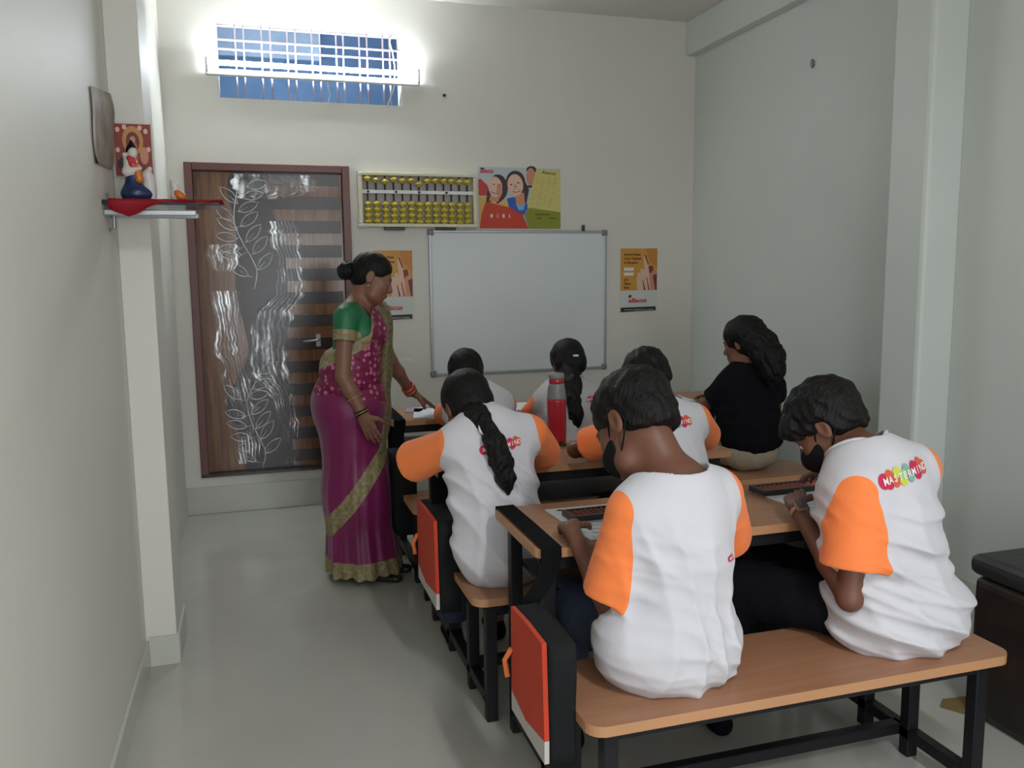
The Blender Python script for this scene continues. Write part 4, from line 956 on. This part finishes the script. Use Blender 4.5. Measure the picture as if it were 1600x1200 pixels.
wt = A_(1.508, 2.085, .757); wd = unit(A_(1.500, 2.07, .775)-A_(1.472, 1.790, .600))
# wrist watch: band and square case on the outer side of the left wrist
BAND = mat('watch_band', srgb(150, 120, 104), .5)
e1 = unit(np.cross(wd, A_(0, 0, 1))); e2 = np.cross(e1, wd); wc = A_(1.500, 2.07, .775)-wd*.022
wa = empty('wrist_watch', tuple(wc), 'square wrist watch with pale tan band on the left wrist of the right-hand boy', 'watch')
tube('watch_band', [tuple(wc+(e1*math.cos(t)+e2*math.sin(t))*.0262) for t in np.linspace(0, 2*PI, 25)[:-1]], .0055, BAND, wa, 8, True)
nn = unit(A_(-.25, -1, .35)); nn = unit(nn-wd*(nn@wd)); tt = np.cross(wd, nn); c0 = wc+nn*.030
bmw.free()
def case(name, sx, sy, sz, off, m_, bev):
    bm = bmesh.new(); Mx = Matrix(((tt[0]*sx, wd[0]*sy, nn[0]*sz, 0), (tt[1]*sx, wd[1]*sy, nn[1]*sz, 0), (tt[2]*sx, wd[2]*sy, nn[2]*sz, 0), (0, 0, 0, 1))); Mx.translation = Vector(c0+nn*off)
    bmesh.ops.create_cube(bm, size=1, matrix=Mx); bmesh.ops.bevel(bm, geom=list(bm.edges), offset=bev, segments=2, affect='EDGES'); bmo(name, bm, m_, wa)
case('watch_case', .036, .042, .011, .0, mat('rose_metal', srgb(176, 140, 118), .3, metal=.5), .003); case('watch_screen', .029, .034, .004, .005, mat('watch_glass', srgb(84, 86, 88), .12), .001)
bmw = None

# girl on the middle bench, left
r3, k3 = person('person', 'girl with a long ponytail leaning on the middle desk, long white shirt with orange sleeves', (.74, 2.66, .435), dict(
    s=.88, hs=1.04, nh=.064, h=.0045, head=(.716, 2.90, .990), fwd=(-.10, .72, -.66), up=(-.12, .62, .76), pelvis=(.760, 2.67, .54), neck=(.755, 2.80, .955),
    SL=(.632, 2.785, .880), SR=(.915, 2.785, .905), EL=(.520, 2.985, .785), WL=(.66, 3.14, .752), ER=(1.015, 2.97, .785), WR=(.90, 3.15, .752),
    hl=((.8, .5, 0), DN, .3), hr=((-.8, .5, 0), DN, .3), KL=(.70, 3.05, .50), AL=(.70, 3.12, .09), KR=(.88, 3.06, .50), AR=(.88, 3.14, .09),
    trousers=JEANS, benchy=(2.49, 2.825), hw=.158, cw=.140, dp=.105, hem=(.765, 2.662, .475), bul=1.15, sr=(.062, .078), sf=.93,
    folds=(.014, [((.6, .1, .6), 80, 1), ((1, 0, .1), 70, .8), ((.2, 0, 1), 60, .4)], 4)))
hair_long(r3, k3, [(.712, 2.84, .985), (.720, 2.755, .975), (.730, 2.680, .952), (.742, 2.635, .908), (.754, 2.612, .855), (.768, 2.602, .795), (.775, 2.60, .750)], [.055, .042, .025, .034, .036, .030, .008], .003)
tube('hair_band', [(.730+.026*math.cos(a), 2.680+.024*math.sin(a)*.5, .952+.024*math.sin(a)*.85) for a in np.linspace(0, 2*PI, 17)[:-1]], .007, WHITE, r3, 8, True)
logo(r3, k3, (.772, 2.55, .892), (1, 0, .14), (0, 0, 1), (0, 1, 0), .0150)
# boy on the middle bench, right
r4, k4 = person('person', 'boy on the middle bench, mostly behind the front left boy, arms folded on the desk', (1.42, 2.67, .435), dict(
    s=.88, hs=1.05, h=.005, head=(1.448, 2.955, 1.035), fwd=(.05, .70, -.68), up=(0, .66, .75), pelvis=(1.42, 2.67, .53), neck=(1.425, 2.82, .955),
    SL=(1.275, 2.80, .885), SR=(1.570, 2.79, .910), EL=(1.165, 2.995, .785), WL=(1.31, 3.13, .752), ER=(1.72, 2.97, .785), WR=(1.58, 3.15, .752),
    hl=((.8, .5, 0), DN, .3), hr=((-.8, .5, 0), DN, .3), KL=(1.33, 3.05, .50), AL=(1.33, 3.12, .09), KR=(1.50, 3.06, .50), AR=(1.50, 3.14, .09),
    trousers=BLKCL, benchy=(2.49, 2.825), hw=.170, cw=.145, dp=.110, hem=(1.42, 2.665, .475), sr=(.058, .068), sf=.72))
hair_short(r4, k4, nape=-.045, vol=.005, amp=.003)
logo(r4, k4, (1.425, 2.5, .925), (1, 0, .05), (0, 0, 1), (0, 1, 0), .0155)
# girls on the far bench
r5, k5 = person('person', 'child at the far desk by the teacher, writing with a pencil, behind the ponytail girl', (1.0, 3.75, .435), dict(
    s=.88, h=.006, hs=1.04, head=(.972, 3.955, .972), fwd=(.22, .78, -.55), up=(.1, .55, .83), pelvis=(1.02, 3.76, .53), neck=(.995, 3.865, .905),
    SL=(.890, 3.86, .832), SR=(1.130, 3.86, .845), EL=(.878, 4.06, .770), WL=(1.02, 4.33, .750), ER=(1.215, 4.12, .790), WR=(1.15, 4.30, .765),
    hl=((.8, .5, 0), DN, .3), hr=((-.5, .6, .2), (-.4, 0, -1), .6), KL=(.93, 4.15, .50), AL=(.93, 4.22, .09), KR=(1.10, 4.15, .50), AR=(1.10, 4.22, .09),
    trousers=BLKCL, benchy=(3.585, 3.92), hw=.155, cw=.135, dp=.105, hem=(1.02, 3.76, .47), sr=(.055, .062), sf=.8))
hair_long(r5, k5, None, None, .003)
r6, k6 = person('person', 'girl with long black braid and hair clip, behind the red bottle', (1.43, 3.75, .435), dict(
    s=.90, h=.005, head=(1.490, 3.93, 1.008), fwd=(.02, .80, -.55), up=(0, .55, .83), pelvis=(1.44, 3.75, .53), neck=(1.455, 3.855, .915),
    SL=(1.33, 3.85, .840), SR=(1.595, 3.84, .860), EL=(1.315, 3.99, .750), WL=(1.40, 4.26, .752), ER=(1.68, 4.02, .785), WR=(1.58, 4.27, .752),
    hl=((.5, .7, 0), DN, .3), hr=((-.8, .5, 0), DN, .3), KL=(1.36, 4.15, .50), AL=(1.36, 4.22, .09), KR=(1.54, 4.15, .50), AR=(1.54, 4.22, .09),
    trousers=BLKCL, benchy=(3.585, 3.92), hw=.175, cw=.138, dp=.105, hem=(1.46, 3.75, .47), sr=(.055, .065), sf=.85, shirt=mat('grey_white_cotton', srgb(186, 184, 186), .85, bump=.0015, bscale=30)))
hair_long(r6, k6, [(1.465, 3.845, .985), (1.452, 3.765, .930), (1.435, 3.725, .870), (1.440, 3.70, .800), (1.445, 3.695, .745)], [.050, .042, .034, .036, .020], .006)
box('hair_clip', (1.478, 3.822, 1.060), (1.506, 3.836, 1.070), WHITE, r6, .004)
logo(r6, k6, (1.50, 3.6, .86), (1, 0, .05), (0, 0, 1), (0, 1, 0), .0120, (5.6, 10))
# girl in black, right
r7, k7 = person('person', 'girl in a black t-shirt and khaki trousers with thick wavy ponytail, by the right wall', (2.44, 3.76, .435), dict(
    s=.97, h=.005, head=(2.455, 3.88, 1.088), fwd=(-.50, .80, -.22), up=(-.1, .25, .95), pelvis=(2.45, 3.78, .53), neck=(2.425, 3.83, .945),
    SL=(2.320, 3.83, .860), SR=(2.612, 3.82, .865), EL=(2.205, 3.98, .700), WL=(2.25, 4.26, .757), ER=(2.685, 3.92, .690), WR=(2.55, 4.26, .757),
    hl=((.3, .9, 0), DN, .3), hr=((-.6, .7, 0), DN, .3), KL=(2.36, 4.15, .50), AL=(2.36, 4.22, .09), KR=(2.56, 4.15, .50), AR=(2.56, 4.22, .09),
    trousers=KHAKI, benchy=(3.585, 3.92), hw=.165, cw=.150, dp=.112, hem=(2.47, 3.79, .545), hz=.08, bul=1.0, hipw=.46, leg_r=(.080, .07, .058), sr=(.058, .060), sf=.38, shirt=BLKCL, sleeve=BLKCL))
hair_long(r7, k7, [(2.462, 3.82, 1.125), (2.487, 3.765, 1.09), (2.50, 3.715, 1.03), (2.505, 3.70, .96), (2.50, 3.71, .905)], [.070, .080, .078, .068, .035], .012, .003)
t = tube('pencil', [(1.135, 4.27, .80), (1.175, 4.22, .905)], .0045, DARK, None, 6); tag(t, 'dark pencil in the hand of the child by the teacher', 'pencil')

# ---------------------------------------------------------------- teacher in a sari
r8 = empty('person', (.47, 4.05, 0), 'standing woman in magenta sari with gold borders and green blouse by the door', 'person')
hc = A_(.545, 4.04, 1.452); M8 = headframe((.90, -.16, -.36), (.30, 0, .95))
hp8, L8, E8, K8 = head_prims(hc, M8, .98, True)
fw8 = unit((.85, -.5, 0)); rt8 = np.cross(fw8, (0, 0, 1)); T8 = np.stack([rt8, fw8, A_(0, 0, 1)])
N8 = A_(.475, 4.05, 1.335); P8 = A_(.425, 4.05, .90); SR8 = A_(.400, 3.915, 1.275); SL8 = A_(.555, 4.175, 1.285)
ER8, WR8 = A_(.375, 3.865, 1.010), A_(.455, 3.835, .835); EL8, WL8 = A_(.650, 4.23, 1.035), A_(.765, 4.32, .860)
body = hp8+[cone(N8-A_(0, 0, .04), L8(0, -.025, -.06), .046, .047, .02), cone(SL8*.6+N8*.4-A_(0, 0, .02), SR8*.6+N8*.4-A_(0, 0, .02), .048, .048, .05), ell(N8-A_(.02, 0, .17), (.130, .085, .19), T8, .05), ell(P8, (.14, .11, .14), T8, .06)]
body += arm_prims(SL8, EL8, WL8, .98)+arm_prims(SR8, ER8, WR8, 1.0)
body += hand_prims(WR8, (.38, .02, -.92), (.35, .9, .1), .98, .25, 1)+hand_prims(WL8, (.80, .28, -.52), (-.5, 0, -.85), .98, .12, -1)
for sg in (-1, 1):
    hip = P8+rt8*sg*.07; kn = A_(.455, 4.05, .47)+rt8*sg*.07; an = A_(.47, 4.05, .08)+rt8*sg*.07
    body += [cone(hip, kn, .07, .05, .03), cone(kn, an, .045, .03, .02), cone(an, an+fw8*.13-A_(0, 0, .045), .03, .02, .02)]
sdfo('body', body, .0045, SKIN2, r8, 1)
torso = [cone(SL8*.75+N8*.25-A_(0, 0, .005), SR8*.75+N8*.25-A_(0, 0, .005), .052, .052, .05), ell(N8-A_(.015, 0, .13), (.135, .098, .135), T8, .05), ell(N8+fw8*.045-A_(0, 0, .145)+rt8*.06, (.055, .06, .058), T8, .04), ell(N8+fw8*.045-A_(0, 0, .145)-rt8*.06, (.055, .06, .058), T8, .04), ell(N8-A_(.03, 0, .27), (.118, .092, .12), T8, .06)]
def slv(S_, E_, e=.42):
    u = unit(E_-S_); q = S_+(E_-S_)*e
    return group([cone(S_, q+u*.01, .054, .052, .02), plane(u, q), cone(q-u*.03, q+u*.05, .046, .046, .005, 's')], .025)
sl_, sr_ = slv(SL8, EL8), slv(SR8, ER8)
GREEN = mat('green_silk', srgb(30, 112, 72), .5, bump=.001, bscale=60, var=.2, vscale=20)
GOLDB = mat('gold_brocade', srgb(158, 146, 108), .45, bump=.002, bscale=90, col2=srgb(112, 98, 62), vscale=55)
uR = unit(ER8-SR8); uL = unit(EL8-SL8); LR, LL = np.linalg.norm(ER8-SR8)*.42, np.linalg.norm(EL8-SL8)*.42
neckcut = [ell(N8+fw8*.055-A_(0, 0, -.01), (.075, .085, .085), T8, .01, 's'), ell(N8-fw8*.08+A_(0, 0, .0), (.06, .06, .06), T8, .01, 's'), plane((0, 0, -1), (0, 0, 1.10))]
sdfo('blouse', torso+[sl_, sr_]+neckcut, .0045, GREEN, r8, 2,
     [('sleeve_border', GOLDB, lambda C: (np.linalg.norm(C-(SR8+uR*LR), axis=1) < .085) & ((C-SR8)@uR > LR-.052), lambda C: (C-SR8)@uR-LR+.052), ('sleeve_border', GOLDB, lambda C: (np.linalg.norm(C-(SL8+uL*LL), axis=1) < .085) & ((C-SL8)@uL > LL-.052), lambda C: (C-SL8)@uL-LL+.052)])
# sari cloth
MAG = mat('magenta_silk', srgb(122, 14, 82), .42, bump=.001, bscale=40, var=.15, vscale=6, sheen=.2)
PAL = bpy.data.materials.new('flowered_silk'); PAL.use_nodes = True; nt = PAL.node_tree; b = nt.nodes['Principled BSDF']; b.inputs['Roughness'].default_value = .5
tc = nt.nodes.new('ShaderNodeTexCoord'); vo = nt.nodes.new('ShaderNodeTexVoronoi'); vo.inputs['Scale'].default_value = 34; vo.inputs['Randomness'].default_value = .55
rp = nt.nodes.new('ShaderNodeValToRGB'); rp.color_ramp.elements[0].position = .30; rp.color_ramp.elements[0].color = (*srgb(196, 104, 140), 1); rp.color_ramp.elements[1].position = .40; rp.color_ramp.elements[1].color = (*srgb(116, 20, 66), 1)
nt.links.new(tc.outputs['Object'], vo.inputs['Vector']); nt.links.new(vo.outputs['Distance'], rp.inputs[0]); nt.links.new(rp.outputs[0], b.inputs['Base Color'])
ctr = A_(.45, 4.05, 0)
def pleat(P):
    q = P-ctr; th = np.arctan2(q[:, 1], q[:, 0]); g = np.clip((1.0-P[:, 2])/.9, 0, 1)
    return -(.002+.006*g)*(np.sin(th*17+np.sin(P[:, 2]*5)*1.2)*.6+np.sin(th*7+P[:, 2]*3)*.7)*g
skirt = [ell((.418, 4.06, .90), (.155, .145, .15), None, .06), ell((.385, 4.08, .87), (.115, .115, .12), None, .06), cone((.425, 4.055, .80), (.445, 4.05, .42), .160, .150, .10), cone((.445, 4.05, .42), (.468, 4.05, .0), .150, .188, .10), plane((0, 0, -1), (0, 0, .035)), ell((.468, 4.05, .0), (.165, .165, .10), None, .01, 's'), disp(pleat)]
band = lambda C: (C[:, 0]-.27)-(C[:, 2]-.27)*.78
side = lambda C: C[:, 1] < 4.10
sdfo('sari_skirt', skirt, .0055, MAG, r8, 1,
     [('hem_border', GOLDB, lambda C: C[:, 2] < .115, lambda C: C[:, 2]-.115),
      ('sari_border', GOLDB, lambda C: side(C) & (np.abs(band(C)-.015) < .046) & (C[:, 2] > .2) & (C[:, 2] < .80) & (C[:, 0] < .62), lambda C: np.abs(band(C)-.015)-.046),
      ('flowered_waist', PAL, lambda C: C[:, 2] > .93-.20*(C[:, 0]-.27)+.015*np.sin(C[:, 0]*40), lambda C: C[:, 2]-.93+.20*(C[:, 0]-.27)-.015*np.sin(C[:, 0]*40))])
off = disp(lambda P: -.013-.003*np.sin(P@A_(40, 10, 60)+np.sin(P@A_(0, 30, 20))*1.5))
top_ = lambda P: P[:, 2]-(1.10+.45*(P[:, 0]-.30)+np.maximum(0, P[:, 0]-.51)*4.5)
pall = torso+[ell(P8+A_(.0, 0, .08), (.155, .125, .16), T8, .08), off, (lambda P: np.maximum(top_(P), P[:, 2]-1.36)*.35, N8, 1e6, 'i', .004), (lambda P: ev(torso[:1]+[cone(SR8, ER8, .075, .06)], P)-.0+9*(P[:, 1] > 4.02), N8, 1e6, 's', .004) if False else plane((0, 0, -1), (0, 0, .86))]
sdfo('sari_drape', pall, .005, PAL, r8, 2,
     [('drape_border', GOLDB, lambda C: (top_(C) > -.055) & (C[:, 0] < .53), lambda C: top_(C)+.055),
      ('drape_border', GOLDB, lambda C: ((C-N8)@rt8 < -.065) & ((C-N8)@rt8 > -.125) & ((C-N8)@fw8 > 0))])
# loose end falling from the left shoulder in front, gold edged
edge = catmull([(.60, 4.135, 1.325), (.628, 4.09, 1.20), (.612, 4.06, 1.05), (.600, 4.03, .90), (.585, 3.995, .76), (.55, 3.945, .62)], 6)
bm = bmesh.new(); prev = None
for i, (x, y, z) in enumerate(edge):
    s_ = .028+.006*math.sin(i*.6)
    row = [bm.verts.new((x-s_*1.6+j*s_*.8, y-.012*math.sin(j*1.4)-(.004 if j else 0)-j*.004+.02*(j > 2), z+.004*j)) for j in range(4)]
    if prev:
        for j in range(3): bm.faces.new((prev[j], prev[j+1], row[j+1], row[j]))
    prev = row
bmesh.ops.solidify(bm, geom=list(bm.faces), thickness=.003); bmesh.ops.recalc_face_normals(bm, faces=bm.faces)
bmo('drape_edge', bm, GOLDB, r8, True)
# hair, bun, face details, jewellery
pr = [E8((0, -.014, .040), (.080, .098, .083)), E8((0, -.05, -.015), (.066, .052, .055), .03), E8((0, .108, -.045), (.088, .090, .100), .012, 's'), hairdisp(M8, .0012, 80)]
for sx in (-1, 1): pr.append(E8((sx*.09, .004, -.018), (.024, .026, .036), .01, 's'))
sdfo('hair', pr, .004, HAIR, r8, 1)
sdfo('hair_bun', [E8((0, -.125, -.012), (.052, .042, .046)), E8((0, -.095, -.005), (.035, .04, .03)), hairdisp(M8, .003, 110)], .004, HAIR, r8, 1)
for sx in (-1, 1):
    tube('eyebrow', [L8(sx*.013, .0915, .016), L8(sx*.03, .090, .021), L8(sx*.047, .077, .017)], [.0016, .0024, .001], HAIR, r8, 6)
    tube('eyelash', [L8(sx*.018, .0855, -.008), L8(sx*.030, .0885, -.010), L8(sx*.042, .0825, -.008)], .0013, HAIR, r8, 5)
    sdfo('eye', [E8((sx*.030, .0745, -.003), (.0125, .0125, .0125))], .003, EYEW, r8)
    tube('earring', [L8(sx*.083, -.002, -.036), L8(sx*.085, -.002, -.046), L8(sx*.084, -.002, -.052)], [.003, .005, .002], GOLD, r8, 8)
sdfo('lips', [E8((0, .0885, -.059), (.020, .0105, .0055), .004), E8((0, .0872, -.0665), (.017, .0105, .006), .004)], .002, LIP, r8)
sdfo('forehead_dot', [E8((0, .0885, .022), (.0035, .002, .0035))], .0012, REDP, r8)
nk = snap(torso, [tuple(N8+fw8*a+rt8*b_+A_(0, 0, c)) for a, b_, c in ((-.06, 0, .05), (-.03, .05, .06), (.03, .07, .03), (.07, .05, -.03), (.09, .02, -.09), (.095, 0, -.13), (.09, -.02, -.09), (.07, -.05, -.03), (.03, -.07, .03), (-.03, -.05, .06))])
tube('necklace', [tuple(p_) for p_ in nk], .0032, mat('black_bead_chain', srgb(52, 26, 20), .4), r8, 6, True)
def bangle(nm, W_, E_, dist, rr, th, m_):
    u = unit(E_-W_); c = W_+u*dist; a = unit(np.cross(u, A_(0, 1, .3))); b_ = np.cross(u, a)
    tube(nm, [tuple(c+(a*math.cos(t)+b_*math.sin(t))*rr) for t in np.linspace(0, 2*PI, 25)[:-1]], th, m_, r8, 6, True)
for d_, m_ in ((.004, BLK), (.011, GOLD), (.018, BLK)): bangle('bangle', WR8, ER8, d_, .0285, .0032, m_)
bangle('bangle', WR8, ER8, .085, .036, .0022, GOLD)
for d_, m_ in ((.0, BLK), (.008, GOLD), (.018, REDP), (.026, REDP), (.034, GOLD), (.042, REDP)): bangle('bangle', WL8, EL8, d_, .031+d_*.08, .0042, m_)
for sg in (-1, 1):
    an = A_(.50, 4.05, .02)+rt8*sg*.07
    sdfo('sandal', [cone(an-fw8*.06, an+fw8*.15, .036, .034, .02), plane((0, 0, -1), (0, 0, .002)), plane((0, 0, 1), (0, 0, .030))], .006, DARK, r8)
